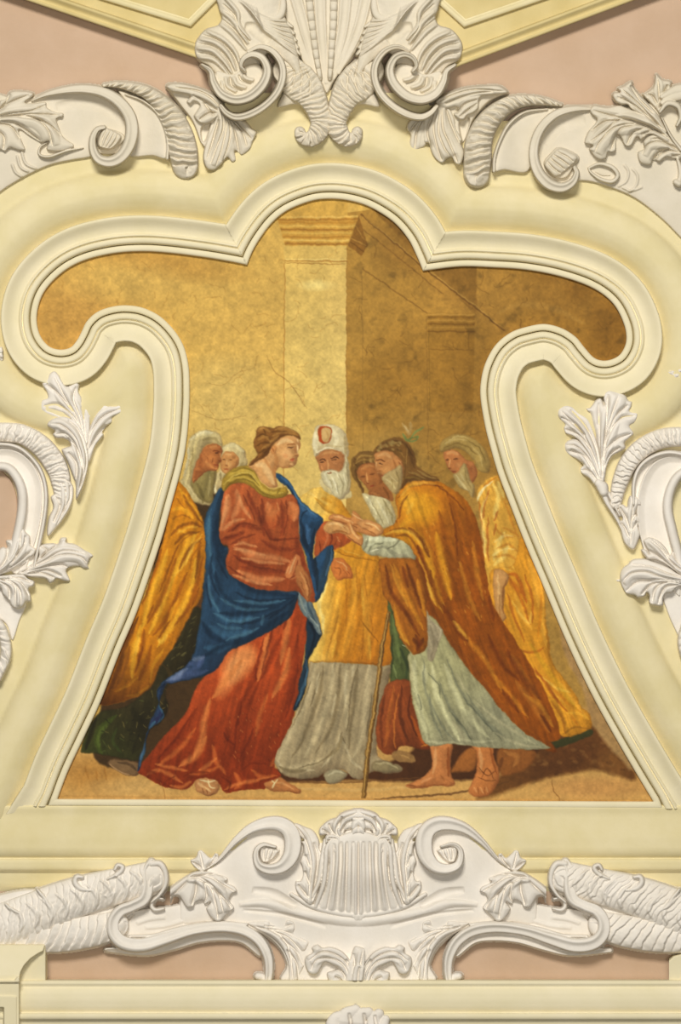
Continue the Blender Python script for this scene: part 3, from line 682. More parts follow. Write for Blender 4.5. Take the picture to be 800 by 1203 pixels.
sh('back_foot', '585 960 740 965 750 1010 700 1060 620 1085 590 1070', '8c5528', 1.5, own=False); S(30, 'b0743c', .7, 610, 970, 670, 1000, 650, 1050); S(20, '5a3318', .7, 600, 1000, 590, 1050)
sh('back_foot', '430 965 475 965 470 1050 400 1065 360 1060', 'a0622f', 1.5, own=False)
view(440, 640, 4)
sh('cloak', '180 70 215 60 260 180 300 330 420 470 540 600 700 780 850 960 780 950 600 800 400 580 270 420 230 300', '8a4812', 1)
sh('tunic', '165 510 240 430 250 330 300 370 340 440 420 560 520 680 600 780 700 880 800 940 820 955 740 960 560 955 460 945 350 935 240 935 200 820 170 680 163 590', 'aba985', .9)
G(350, 600, 520, 820, '8f8e7c', 0, .75)
folds(30, 'd0cfae', .8, [(190, 530, 190, 660, 220, 800, 250, 920), (270, 560, 290, 700, 340, 800, 400, 920), (330, 560, 380, 700, 460, 830, 540, 910), (230, 560, 240, 650)])
folds(15, '75786a', .8, [(230, 540, 240, 680, 300, 820, 380, 930), (340, 540, 400, 680, 480, 790, 590, 900), (300, 640, 350, 760, 440, 900), (430, 700, 520, 820, 640, 930), (260, 700, 270, 800, 320, 910)])
folds(8, '55594c', .7, [(420, 720, 500, 810, 600, 920), (350, 780, 420, 860, 460, 930), (250, 600, 300, 660, 310, 720), (205, 700, 220, 780)])
folds(10, 'bfb89c', .7, [(480, 740, 600, 840, 760, 940), (560, 880, 660, 930, 780, 952), (380, 600, 440, 700), (370, 830, 430, 930), (175, 560, 175, 640)])
folds(10, 'dcdabc', .6, [(245, 925, 330, 930, 420, 935), (390, 910, 480, 925, 560, 920), (180, 540, 182, 600)])
sh('tunic_shade', '240 310 270 360 320 400 300 460 275 540 250 530 245 440', 'a09480', 1, own=False); S(16, '857966', .7, 260, 380, 280, 460, 265, 530); S(10, 'b8ae98', .7, 270, 360, 310, 400, 300, 450)
view(340, 480, 4)
sh('sleeve', '345 600 380 590 440 600 500 605 560 600 590 650 590 710 540 710 480 705 420 690 380 690 345 660', 'b8b8a0', .9)
S(30, 'e0e2cc', .9, 360, 615, 430, 610, 500, 620); S(24, '8b8a78', .8, 400, 660, 450, 650, 500, 690, 560, 700); S(12, '70705e', .7, 370, 680, 390, 640, 440, 630); S(10, '6c6a58', .7, 460, 660, 500, 640, 520, 610); S(14, 'd4d6c0', .8, 360, 640, 385, 640, 400, 630); S(10, '7e7c68', .7, 350, 665, 365, 630, 370, 605); S(12, 'a49e8c', .8, 500, 690, 560, 690); S(8, 'ecead8', .8, 380, 672, 420, 660)
view(440, 640, 4)
sh('cloak_lining', '20 70 100 65 190 75 240 200 240 300 250 420 240 490 190 515 165 490 120 440 95 360 80 290 40 230 30 150', 'a4601c', .9)
folds(26, 'd08a28', .8, [(90, 90, 130, 200, 200, 340, 230, 400), (200, 160, 220, 260, 240, 340), (90, 280, 110, 380, 160, 470)])
folds(24, '6a3210', .85, [(50, 90, 80, 220, 150, 320, 210, 430), (150, 90, 180, 180, 220, 300), (190, 420, 210, 460, 200, 500), (130, 100, 160, 200)])
folds(10, 'e0a63c', .8, [(75, 90, 110, 190, 160, 290), (100, 350, 125, 430, 165, 470)]); S(30, '5c2a10', .7, 180, 440, 210, 470, 230, 440)
view(340, 480, 4)
sh('cloak', '440 570 490 545 510 500 500 420 520 375 570 345 640 335 700 345 760 375 820 420 870 500 900 600 920 760 950 900 1000 1000 1100 1150 1200 1330 1260 1480 1270 1550 1220 1560 1150 1530 1050 1430 960 1330 880 1220 800 1120 740 1050 690 960 660 880 640 780 600 700 560 640 500 610 450 600', 'c67c1c', .9)
G(560, 480, 880, 680, '84400e', 0, .8)
B(620, 470, 110, 100, 0, 'e0a024', .9); B(560, 600, 80, 60, 20, 'dc9a22', .7); B(560, 430, 50, 60, 30, 'e8b23a', .7)
folds(44, 'e0a028', .8, [(640, 400, 600, 480, 520, 560), (500, 580, 570, 580, 640, 660, 680, 800), (690, 580, 720, 720, 760, 900), (640, 700, 680, 840, 720, 960)])
folds(40, '84460f', .7, [(740, 400, 790, 520, 800, 700, 840, 900), (700, 480, 730, 600, 760, 760, 800, 940), (830, 480, 860, 640, 900, 860), (860, 900, 940, 1050, 1020, 1200), (700, 940, 760, 1020, 850, 1100)])
folds(26, 'cf862a', .7, [(800, 720, 850, 900, 900, 1000), (860, 620, 880, 760, 910, 900), (760, 1000, 860, 1110, 930, 1200, 1000, 1330), (950, 1240, 1040, 1350, 1120, 1450), (1040, 1150, 1130, 1300, 1200, 1430)])
folds(24, '6c320c', .8, [(720, 920, 790, 1040, 840, 1100), (660, 760, 690, 880, 730, 960), (600, 640, 640, 740, 670, 840), (930, 1060, 1000, 1200, 1080, 1280), (560, 560, 620, 620, 660, 700), (1000, 1320, 1080, 1430), (940, 880, 960, 1000)])
folds(12, '5e2a0a', .7, [(510, 420, 560, 370, 650, 355, 720, 370), (560, 400, 530, 450, 515, 520), (690, 360, 760, 410, 820, 480), (500, 600, 560, 600, 620, 690), (470, 575, 540, 565, 600, 600), (750, 440, 780, 560, 790, 700), (960, 1350, 1050, 1440)])
folds(14, 'f0bd4c', .8, [(520, 410, 570, 362, 650, 346), (450, 590, 520, 575, 580, 590, 630, 660), (580, 440, 550, 500), (610, 700, 640, 800, 670, 890), (630, 760, 660, 860, 690, 930), (770, 1000, 830, 1070)])
S(40, 'b06c28', .7, 1060, 1280, 1150, 1400, 1220, 1520); S(40, '6e3410', .7, 1020, 1130, 1090, 1250, 1180, 1370); S(24, '642e0e', .8, 1180, 1440, 1230, 1520); S(26, 'c2802c', .7, 1100, 1340, 1180, 1400, 1240, 1500)
S(20, 'c08a3a', .6, 560, 350, 620, 345, 690, 355)
S(12, '8c4c18', .8, 500, 420, 500, 500, 510, 540)
for i in range(60):
    r = rng.random(3); x, y = 620 + 300 * r[0], 480 + 600 * r[1] + 200 * r[0]; S(4, ['f0c060', '5e2a0a'][i % 2], .35, x, y, x + 4 + 6 * r[2], y + 16)
sh('hair', '395 205 415 175 460 150 500 138 540 150 570 180 590 230 600 270 640 300 690 320 700 340 620 335 560 345 520 380 520 330 530 260 500 220 450 200 410 215', '7a5528', 1.2)
S(16, '5a3c1a', .8, 480, 150, 540, 165, 570, 230, 590, 280); S(12, '9a7a48', .7, 410, 195, 460, 165, 510, 160); S(12, 'a88c54', .6, 600, 290, 650, 315, 690, 330); S(10, '966f3a', .7, 440, 180, 500, 180, 540, 230); S(8, '4a3014', .7, 550, 170, 580, 230)
for i in range(30):
    r = rng.random(2); x = 405 + 120 * r[0]; B(x, 150 + 46 * r[1] + abs(x - 480) * .2, 11, 7, 30, ['a88c58', '5e421e', '98804e'][i % 3], .7)
S(12, '9c7c46', .7, 560, 300, 600, 310, 640, 330); S(14, '86682f', .7, 530, 330, 580, 325, 620, 330)
sh('head', '400 215 450 198 500 218 530 250 535 300 520 350 500 370 470 340 440 325 430 310 412 308 410 290 405 262 402 240', 'c08450', .8)
S(20, 'd8a470', .8, 415, 225, 450, 212, 480, 235); B(455, 285, 24, 20, 0, 'd0965e', .8); S(8, '5e3418', .9, 408, 246, 428, 238, 448, 248); S(4, '2e170a', .9, 420, 256, 438, 258); S(8, 'e4b27e', .9, 410, 252, 406, 285); S(6, '84481f', .8, 412, 296, 428, 294); S(7, '8a3e22', .9, 432, 318, 448, 314); S(12, '8c5228', .8, 515, 235, 520, 262); S(6, 'd09460', .9, 512, 238, 524, 256); S(16, '8f5a30', .7, 490, 240, 500, 290); B(470, 240, 18, 12, 0, 'c58a56', .6)
sh('beard', '436 326 455 305 480 290 505 270 525 270 532 320 522 375 500 400 470 380 448 350', 'b9a274', 1)
S(12, 'd6c496', .8, 450, 330, 480, 350, 500, 380); S(9, '8a744a', .8, 500, 290, 515, 330, 510, 380); S(7, 'cbb88c', .8, 470, 310, 490, 330, 505, 350); S(6, '97814f', .7, 480, 330, 485, 370); S(8, 'c2ae80', .8, 440, 322, 460, 318)
# rod with lily
noclip()
S(6, '6a4820', .8, 548, 185, 545, 260, 540, 360, clip=False); S(4, 'a8844a', .6, 551, 185, 548, 260, clip=False)
S(16, '5e7a48', .75, 530, 120, 555, 150, 580, 130, clip=False); S(12, '6f8a54', .75, 575, 130, 600, 105, 630, 85, clip=False); S(12, '54703e', .75, 580, 135, 610, 128, clip=False); S(10, '64804c', .7, 560, 155, 590, 150, 610, 130, clip=False)
S(22, 'c4a878', .55, 530, 70, 550, 95, 560, 125, clip=False); S(20, 'c8ae80', .5, 570, 60, 570, 90, 565, 120, clip=False); S(10, 'd6c49c', .5, 540, 80, 560, 110, clip=False)
# walking staff
view(320, 640, 4)
figure('painted thin wooden staff standing before the grey alb')
sh('staff', '540 310 552 315 520 520 495 740 462 960 440 1195 418 1190 440 960 476 720 502 500', '8f6a34', .6, True)
S(8, 'c49c5a', .9, 543, 320, 510, 520, 482, 740, 446, 980, 428, 1190); S(4, '54391a', .7, 550, 330, 516, 540, 490, 760, 458, 980, 440, 1190)
OWNERS[FIG] = ('painted_staff', None, OWNERS[FIG][2])

# ---- the bride
view(200, 640, 4)
figure('painted woman in red dress and blue mantle holding out her hand')
sh('foot', '118 1105 150 1095 210 1105 230 1125 222 1160 190 1178 150 1170 120 1150', 'c0885a', .8)
S(16, 'e4b888', .8, 130, 1120, 160, 1140); S(10, 'e8c090', .8, 160, 1135, 190, 1160); S(8, 'efe0b8', .9, 135, 1108, 180, 1115, 215, 1110); S(8, 'efe0b8', .9, 178, 1105, 186, 1135, 210, 1145); S(5, '7a4a24', .8, 150, 1140, 155, 1165); S(5, '7a4a24', .8, 172, 1150, 176, 1170); S(6, '5c341a', .8, 130, 1168, 180, 1178, 225, 1168)
sh('foot', '432 1130 470 1100 520 1090 560 1120 610 1150 600 1168 540 1160 480 1155', 'b87848', .8)
S(14, 'd89c68', .8, 470, 1115, 530, 1120, 580, 1150); S(7, 'e8d8b0', .9, 470, 1100, 490, 1120, 480, 1145); S(7, 'e8d8b0', .9, 510, 1098, 495, 1115, 475, 1140); S(6, '6a3a1a', .8, 540, 1160, 600, 1165)
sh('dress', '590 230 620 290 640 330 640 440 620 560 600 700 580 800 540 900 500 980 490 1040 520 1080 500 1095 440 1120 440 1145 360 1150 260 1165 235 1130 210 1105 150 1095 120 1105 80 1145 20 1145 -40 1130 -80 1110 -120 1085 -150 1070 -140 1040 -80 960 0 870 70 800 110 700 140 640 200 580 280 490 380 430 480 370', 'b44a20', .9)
G(300, 600, 320, 1000, '74280e', 0, .72); G(250, 600, 600, 640, '9c3c18', 0, .35)
B(320, 560, 130, 80, -50, 'e2935a', .95); B(290, 610, 150, 50, -60, 'e8a066', .6); B(360, 520, 50, 60, 0, 'dd8a52', .8)
folds(36, 'dc8448', .8, [(340, 540, 260, 640, 200, 720), (460, 420, 440, 540, 410, 640), (190, 720, 160, 820, 150, 900, 110, 1000), (560, 340, 540, 440, 520, 560), (170, 900, 130, 980, 40, 1040), (560, 480, 540, 600, 480, 720)])
folds(30, '7a2c10', .8, [(400, 560, 390, 640, 330, 760, 310, 860), (420, 640, 350, 800, 320, 960, 310, 1060), (520, 420, 480, 520, 420, 640), (600, 420, 590, 560, 560, 700, 500, 900), (260, 860, 290, 960, 320, 1060), (130, 760, 60, 880, -40, 1000)])
folds(14, '5c1e0c', .75, [(440, 440, 410, 560, 400, 640), (340, 740, 310, 860, 300, 980), (330, 1000, 370, 920, 390, 860), (250, 880, 270, 920, 300, 940), (480, 360, 470, 440, 430, 600), (600, 560, 580, 680, 540, 820), (100, 800, 20, 920, -60, 1010), (560, 300, 530, 400)])
folds(24, 'c96a34', .75, [(120, 860, 40, 960, -60, 1040), (300, 1070, 330, 1120, 300, 1150), (380, 1060, 430, 1090, 500, 1085), (230, 1040, 190, 1060, 90, 1080), (460, 700, 420, 800, 400, 900), (500, 1000, 470, 1040), (200, 940, 220, 1020, 260, 1080)])
folds(14, 'e0864a', .8, [(-110, 1080, -50, 1060, 0, 1080, 60, 1120), (80, 1060, 20, 1050, -70, 1030), (450, 430, 440, 500), (130, 1060, 170, 1040, 220, 1000), (0, 1130, 50, 1140, 100, 1110), (250, 1150, 330, 1120, 400, 1110, 470, 1090)])
folds(12, '6a240c', .8, [(-110, 1095, -90, 1070, -60, 1080), (60, 1090, 110, 1070, 190, 1070), (240, 1090, 280, 1120, 270, 1150), (-20, 1110, 20, 1090), (340, 1060, 380, 1030, 460, 1030), (500, 1090, 430, 1110, 420, 1140), (-60, 1100, 0, 1140)])
S(40, '8c3614', .6, 540, 700, 480, 900, 470, 1020); S(30, '6e260e', .5, 360, 800, 340, 1000, 350, 1100); S(24, '6a2a12', .6, 480, 380, 560, 320, 600, 260)
for i in range(60):
    r = rng.random(3); x, y = 300 + 260 * r[0], 680 + 340 * r[1]; x -= (y - 680) * .25; S(3.5, ['e89a60', '5a1e0a'][i % 2], .4, x, y, x + 3, y + 10)
sh('mantle', '640 330 650 340 690 380 710 420 690 470 650 540 645 620 630 700 595 775 580 770 600 700 610 620 630 540 640 440', '1c3046', .8)
S(18, '3b5d7c', .8, 640, 540, 640, 620, 615, 700, 590, 760); S(16, '0f1a28', .9, 650, 360, 680, 420, 660, 500); S(8, '6a869c', .8, 650, 345, 690, 385, 706, 420); S(8, '4a6e92', .8, 645, 580, 635, 660)
sh('mantle', '595 180 625 210 655 250 680 310 710 400 700 425 660 360 620 320 600 260', '6a7c8a', .8, own=True); S(14, '9aa6aa', .8, 605, 230, 620, 280, 640, 320); S(12, '34485c', .8, 640, 240, 660, 320, 690, 380); S(7, 'a9b4b6', .7, 650, 330, 690, 380, 706, 415)
view(200, 480, 4)
sh('sleeve_end', '690 560 740 530 800 560 860 600 830 640 780 660 720 690 680 700', 'a85028', .8, own=False)
S(14, 'c8744a', .8, 720, 560, 740, 600, 720, 660); S(9, '7a3018', .8, 750, 570, 760, 620, 730, 670); S(8, 'd08858', .7, 780, 600, 800, 630); S(8, '702a14', .7, 700, 620, 710, 680); S(7, '843a1c', .7, 790, 610, 770, 650)
OWN_bak = None
sh('mantle', '490 305 520 310 560 345 590 390 620 440 680 490 720 520 700 560 680 600 670 700 690 690 740 650 765 645 768 690 745 760 720 860 680 910 670 860 655 780 640 700 610 620 600 520 590 450 560 380 510 340', '23456e', .8)
folds(28, '3c659a', .8, [(520, 320, 570, 370, 600, 440, 650, 500), (620, 470, 690, 510), (640, 540, 650, 640)])
folds(26, '122238', .85, [(610, 520, 630, 600, 660, 700), (680, 560, 670, 640, 680, 800), (540, 360, 590, 420, 600, 480), (620, 590, 640, 660)])
S(40, '2a4058', .8, 745, 660, 730, 760, 690, 870); S(12, '56799c', .7, 760, 655, 755, 710, 730, 790); S(12, '4a78ac', .8, 580, 385, 610, 440, 680, 500); S(9, '152840', .8, 650, 480, 620, 500, 610, 540); S(22, '14202e', .8, 680, 700, 690, 780, 690, 860); S(10, '3e6498', .7, 660, 560, 640, 590, 650, 640)
sh('bodice', '245 370 300 355 380 350 440 400 500 420 560 400 590 420 605 480 600 560 615 640 650 760 680 900 640 900 600 860 560 890 480 880 380 850 300 810 260 740 250 700 275 650 240 630 228 590 240 520', 'b25a30', .8)
G(420, 450, 470, 700, '8a3c1c', .0, .6)
folds(36, 'd6895a', .85, [(275, 400, 265, 480, 240, 560, 270, 560), (310, 380, 320, 450, 290, 520), (300, 650, 390, 690, 480, 700, 570, 720), (310, 760, 420, 800, 540, 800), (560, 440, 590, 480, 580, 530), (460, 440, 470, 490, 500, 480)])
folds(26, '7a321a', .8, [(360, 380, 390, 460, 430, 540, 440, 600), (270, 580, 330, 550, 400, 560, 430, 570), (240, 620, 300, 600, 350, 580), (430, 420, 440, 520, 470, 600, 520, 620), (520, 440, 530, 540, 520, 600), (430, 620, 500, 660, 590, 660), (330, 740, 430, 760, 560, 770), (300, 690, 360, 720, 460, 740), (590, 600, 600, 660, 640, 760)])
folds(12, '5e2412', .7, [(290, 570, 340, 540, 410, 550), (250, 610, 320, 590), (440, 560, 470, 610, 530, 615, 600, 610), (310, 700, 390, 740, 500, 760), (545, 430, 550, 520, 530, 600), (410, 460, 430, 540), (280, 640, 330, 610, 400, 590), (340, 400, 380, 480, 400, 530), (270, 740, 340, 790, 420, 830)])
folds(13, 'e0a070', .8, [(255, 560, 300, 530, 350, 520), (300, 660, 370, 670, 450, 690), (330, 700, 430, 720, 540, 730), (300, 640, 340, 630, 410, 650), (290, 780, 380, 810, 480, 830), (265, 400, 260, 470, 245, 540), (320, 400, 340, 460, 380, 520)])
B(480, 490, 44, 44, 0, 'c4703e', .8); B(575, 480, 30, 44, 0, 'd07a46', .8); S(20, '8c3c1c', .7, 500, 500, 510, 540, 480, 560); S(10, '8a4020', .7, 520, 430, 540, 480, 530, 560); S(8, 'd8905c', .7, 500, 440, 510, 480)
sh('cuff', '545 760 580 700 600 690 615 710 610 760 580 800 545 790', 'c8794a', .8, own=False); S(12, 'e8b080', .8, 590, 700, 575, 740, 560, 780); S(9, '843c1e', .8, 605, 710, 590, 760, 570, 795); S(7, 'e0a272', .8, 560, 740, 545, 775); S(8, '74301a', .7, 560, 800, 590, 780)
view(200, 640, 4)
sh('hand', '590 110 620 100 650 150 662 210 655 260 640 265 615 210 595 180', 'b87444', .8); S(12, 'd49862', .8, 610, 125, 635, 180, 645, 240); S(6, '7a4220', .8, 630, 140, 650, 200, 652, 250); S(5, '844a26', .7, 610, 170, 630, 220)
view(200, 480, 4)
# blue mantle falling over the left arm and across the hips
sh('mantle', '235 370 250 380 240 450 230 520 228 600 245 640 275 660 260 720 280 780 340 820 420 850 540 860 600 865 590 920 560 980 480 1040 400 1080 320 1120 280 1140 240 1190 200 1240 100 1270 0 1290 -20 1300 -60 1400 -100 1500 -120 1600 -140 1680 -155 1700 -150 1660 -115 1560 -110 1520 -60 1480 -30 1450 -50 1390 -60 1330 -20 1270 60 1220 110 1150 140 1000 150 900 165 760 165 640 160 540 175 480 205 420', '233f60', .9)
G(200, 1000, -100, 1600, '2a2c58', 0, .5)
folds(40, '365d84', .8, [(190, 470, 175, 560, 180, 680, 210, 780), (200, 800, 280, 900, 420, 930, 560, 900), (190, 900, 260, 990, 400, 980), (180, 1020, 260, 1060, 380, 1040), (160, 1120, 220, 1130, 300, 1090)])
folds(34, '132740', .85, [(225, 500, 215, 600, 230, 680, 270, 740), (240, 540, 250, 680), (280, 760, 360, 840, 500, 870, 590, 880), (210, 760, 240, 860, 330, 920, 480, 920), (230, 960, 340, 960, 480, 930, 590, 880), (140, 1180, 240, 1120, 400, 1060, 560, 950), (150, 1000, 190, 1060, 260, 1100)])
folds(14, '0e1c30', .7, [(270, 700, 300, 780, 380, 840), (300, 860, 400, 900, 560, 890), (250, 900, 300, 930, 420, 940), (200, 680, 190, 780, 230, 880), (460, 990, 540, 930, 590, 890), (280, 1010, 400, 1000, 520, 940), (170, 820, 190, 940), (220, 700, 270, 800)])
folds(13, '5684a6', .6, [(185, 500, 178, 600, 190, 700), (230, 890, 330, 940, 460, 940), (200, 960, 300, 1000, 420, 980), (440, 970, 430, 1020), (300, 900, 420, 915, 540, 900), (180, 780, 190, 880, 230, 960), (260, 1090, 340, 1060, 420, 1030), (220, 1010, 260, 1030, 340, 1030)])
folds(30, '46588c', .75, [(100, 1190, 60, 1240, 0, 1270), (160, 1160, 120, 1220, 60, 1250), (-20, 1300, 0, 1280, 100, 1250, 180, 1230), (90, 1200, 150, 1190)])
folds(16, '7e8cb8', .7, [(60, 1230, 40, 1260, 10, 1270), (-20, 1280, 30, 1250, 80, 1220), (100, 1180, 160, 1170)])
folds(34, '252850', .8, [(0, 1310, -30, 1380, -20, 1420), (30, 1290, -10, 1370, -60, 1470), (-60, 1450, -90, 1540)])
folds(16, '46789c', .8, [(-30, 1440, -60, 1490, -100, 1520), (-70, 1470, -105, 1530), (-110, 1560, -125, 1620, -145, 1680), (-50, 1390, -30, 1440)]); folds(12, '101a30', .8, [(-60, 1330, -30, 1300, 30, 1290), (20, 1300, -20, 1400, -50, 1480), (-100, 1500, -110, 1560, -130, 1620)])
S(14, '5c84b0', .6, -118, 1540, -128, 1590, -140, 1650)
# yellow shawl, head
sh('shawl', '245 340 270 300 320 275 370 268 400 290 420 340 470 380 520 375 545 370 550 400 520 420 470 420 430 405 390 375 340 352 290 358 250 385', 'a88a34', .8)
folds(20, 'cfb254', .8, [(270, 320, 330, 290, 380, 300, 430, 370), (265, 345, 330, 325, 390, 345, 450, 390, 530, 395)]); folds(10, '6a5418', .8, [(255, 375, 320, 335, 380, 345, 430, 390, 490, 415), (290, 300, 350, 280, 390, 295), (300, 320, 370, 315, 420, 365), (520, 370, 500, 400)]); S(8, 'dcc46e', .7, 250, 355, 310, 312, 370, 305, 410, 350)
sh('head', '370 268 420 240 450 205 475 180 500 150 540 130 585 130 608 150 610 185 600 205 606 222 596 245 585 265 560 280 535 282 510 275 495 310 505 360 500 372 470 372 430 345 400 295', 'd6a06a', .8)
S(40, 'eec592', .85, 400, 265, 440, 270, 470, 320, 490, 360); S(24, 'f0ca98', .8, 500, 170, 540, 150, 580, 160); B(545, 215, 34, 34, 0, 'e6b480', .9); B(540, 222, 18, 14, 0, 'd8905e', .6); S(26, 'b87c48', .7, 490, 200, 500, 250, 490, 300, 500, 350); S(14, 'a86a38', .7, 510, 272, 545, 284, 575, 276); S(14, 'c08450', .7, 440, 230, 460, 260, 480, 290)
S(6, '8a5228', .9, 548, 172, 570, 168, 588, 172); S(4, '3e1e0c', .95, 556, 184, 572, 186, 582, 184); S(8, 'f6d4a4', .9, 598, 170, 600, 200, 604, 218); S(5, '94542c', .8, 588, 222, 602, 224); S(7, 'a8402a', .95, 562, 240, 584, 238); S(5, 'c0624a', .8, 566, 247, 582, 245); B(572, 262, 12, 8, 0, 'ecbc88', .8); S(5, 'b07040', .6, 590, 180, 586, 215)
S(8, 'f2d0a0', .7, 595, 140, 604, 160)
sh('ear', '470 190 482 170 498 180 494 205 478 212', 'd09058', .7, own=False); S(5, '8c4c24', .8, 478, 185, 486, 200)
sh('hair', '400 130 410 98 440 85 480 92 510 82 560 90 600 115 612 145 580 128 540 128 505 148 480 170 465 200 440 230 410 245 385 262 370 262 400 230 410 205 395 180 392 150', '8a5a28', .9)
folds(12, 'b88848', .8, [(410, 110, 440, 95, 470, 110), (490, 100, 550, 95, 600, 125), (480, 130, 530, 108, 590, 122), (410, 150, 440, 130, 470, 150), (470, 160, 510, 128), (430, 190, 460, 170, 480, 150)]); folds(9, '54330f', .8, [(400, 140, 430, 120, 460, 130), (405, 180, 440, 160, 470, 160), (415, 210, 450, 190), (470, 110, 500, 110, 550, 106), (430, 230, 450, 200, 470, 180), (440, 100, 450, 120), (395, 240, 410, 225)]); folds(6, 'd0a464', .7, [(500, 92, 550, 88, 595, 112), (415, 100, 445, 90)])
# joined hands
view(340, 480, 4)
sh('hand', '160 560 180 535 220 528 262 545 290 560 310 585 290 598 262 592 235 582 195 590 172 580', 'd09a62', .7)
S(16, 'ecc08a', .85, 180, 550, 220, 540, 260, 560); S(7, '8f5426', .8, 200, 582, 240, 575, 280, 592); S(5, '9a5e30', .8, 250, 555, 280, 572); S(8, 'e2b27a', .8, 262, 560, 300, 582)
FIG_b = FIG
figure('painted joined hands of the bride, priest and bridegroom at the centre'); OWNERS[FIG] = ('painted_hands', None, OWNERS[FIG][2])
sh('hand', '185 520 200 495 240 500 285 515 300 480 330 500 340 520 385 530 430 560 440 580 400 600 350 590 300 570 262 548 215 530', 'cf8c54', .7)
S(12, 'e8b57e', .85, 205, 502, 260, 520, 300, 540); S(10, 'ecbc88', .85, 290, 490, 320, 512, 360, 535); S(9, 'e6b078', .8, 370, 540, 410, 560, 430, 582); S(5, '8c4c22', .8, 210, 525, 270, 542, 320, 560); S(5, '8c4c22', .8, 300, 545, 350, 555, 400, 590); S(4, '925228', .8, 340, 535, 380, 550); S(4, '96582c', .7, 250, 512, 290, 525)
sh('hand', '270 545 285 530 300 560 320 590 345 605 340 640 310 630 280 610 262 590 285 585', 'd29258', .7)
S(12, 'ecba82', .85, 282, 545, 300, 585, 330, 615); S(5, '8a4a22', .8, 270, 595, 300, 620, 335, 638); S(6, 'a05c30', .7, 300, 560, 322, 598)
sh('hand', '330 530 380 525 420 545 440 575 420 598 390 590 370 575 345 565 320 545', 'd69a62', .7)
S(10, 'efc794', .85, 360, 540, 400, 550, 425, 575); S(5, '92562a', .8, 345, 562, 385, 580, 410, 596); S(4, 'a06234', .7, 350, 545, 390, 560)
noclip()

# craquelure and losses of the old plaster
view(0, 0, 1)
def crack(x, y, ang, n, step, col, op, w=1.0, bend=.5):
    p = [(x, y)]
    for i in range(n):
        ang += rng.normal() * bend
        x += math.cos(ang) * step; y += math.sin(ang) * step; p.append((x, y))
    S(w, col, op, *np.ravel(p), clip=False, n=2, taper=False)
for i in range(150):
    x, y = rng.uniform(40, 410), rng.uniform(290, 560)
    if OWN[int((y - CY0) * Q), int((x - CX0) * Q)] > 1: continue
    crack(x, y, rng.uniform(0, 6.3), rng.integers(2, 6), 3.5, '9a6c30', .32, .9)
for i in range(110):
    x, y = rng.uniform(410, 730), rng.uniform(290, 560)
    if OWN[int((y - CY0) * Q), int((x - CX0) * Q)] > 1: continue
    crack(x, y, rng.uniform(0, 6.3), rng.integers(2, 6), 3.5, '5c3c16', .32, .9)
S(1.2, '8a6030', .5, 314, 418, 322, 436, 336, 446, 344, 455, 354, 470, 360, 480, clip=False)
S(.9, '8a6030', .35, 240, 450, 262, 452, 276, 440, 300, 432, clip=False); S(.9, '8a6030', .35, 225, 482, 245, 490, 262, 494, 290, 488, clip=False)
S(1.2, '7a5026', .7, 648, 915, 650, 928, 656, 936, 657, 943, clip=False); S(1, '8a5c30', .6, 188, 918, 193, 930, 192, 942, clip=False)
# the drag of the brush: edges wander a little, tones break up along the stroke
wx = vnoise((NY, NX), 5, 51, 2) * 1.0 + vnoise((NY, NX), 14, 52, 2) * 1.2; wy = vnoise((NY, NX), 5, 53, 2) * 1.0 + vnoise((NY, NX), 14, 54, 2) * 1.2
JX, JY = np.meshgrid(np.arange(NX), np.arange(NY))
sx = np.clip(JX + wx, 0, NX - 1.01); sy = np.clip(JY + wy, 0, NY - 1.01)
x0, y0 = sx.astype(int), sy.astype(int); fx, fy = (sx - x0)[..., None], (sy - y0)[..., None]
CAN = (CAN[y0, x0] * (1 - fx) + CAN[y0, x0 + 1] * fx) * (1 - fy) + (CAN[y0 + 1, x0] * (1 - fx) + CAN[y0 + 1, x0 + 1] * fx) * fy
# long soft streaks in the draperies
st = vnoise((NY // 7 + 2, NX + 400), 5, 61, 3)
yy = np.arange(NY) / 7.0; y0 = yy.astype(int); fy = (yy - y0)[:, None]
st = st[y0] * (1 - fy) + st[y0 + 1] * fy
sh_x = (np.arange(NX)[None, :] + np.where(np.arange(NX)[None, :] < 560, .25, -.35) * (np.arange(NY)[:, None] - NY / 2)).astype(int)
st = np.take_along_axis(st, np.clip(sh_x + 200, 0, NX + 399), 1)
soft_names = ('mantle', 'skirt', 'alb', 'chasuble', 'robe', 'tunic', 'leggings', 'cloak', 'cloak_lining', 'dress', 'bodice', 'sleeve', 'veil')
drap = np.isin(OWN, [i for i, o in enumerate(OWNERS) if o[0] in soft_names])
CAN *= 1 + (.17 * st * drap)[..., None]
grain = 1 + .07 * vnoise((NY, NX), 3, 21, 2)[..., None] + .09 * vnoise((NY, NX), 9, 22, 3)[..., None]
CAN *= grain
CAN *= (.95, .935, .84)          # the warm tone of the old fresco
np.clip(CAN, 0.01, 1, out=CAN)

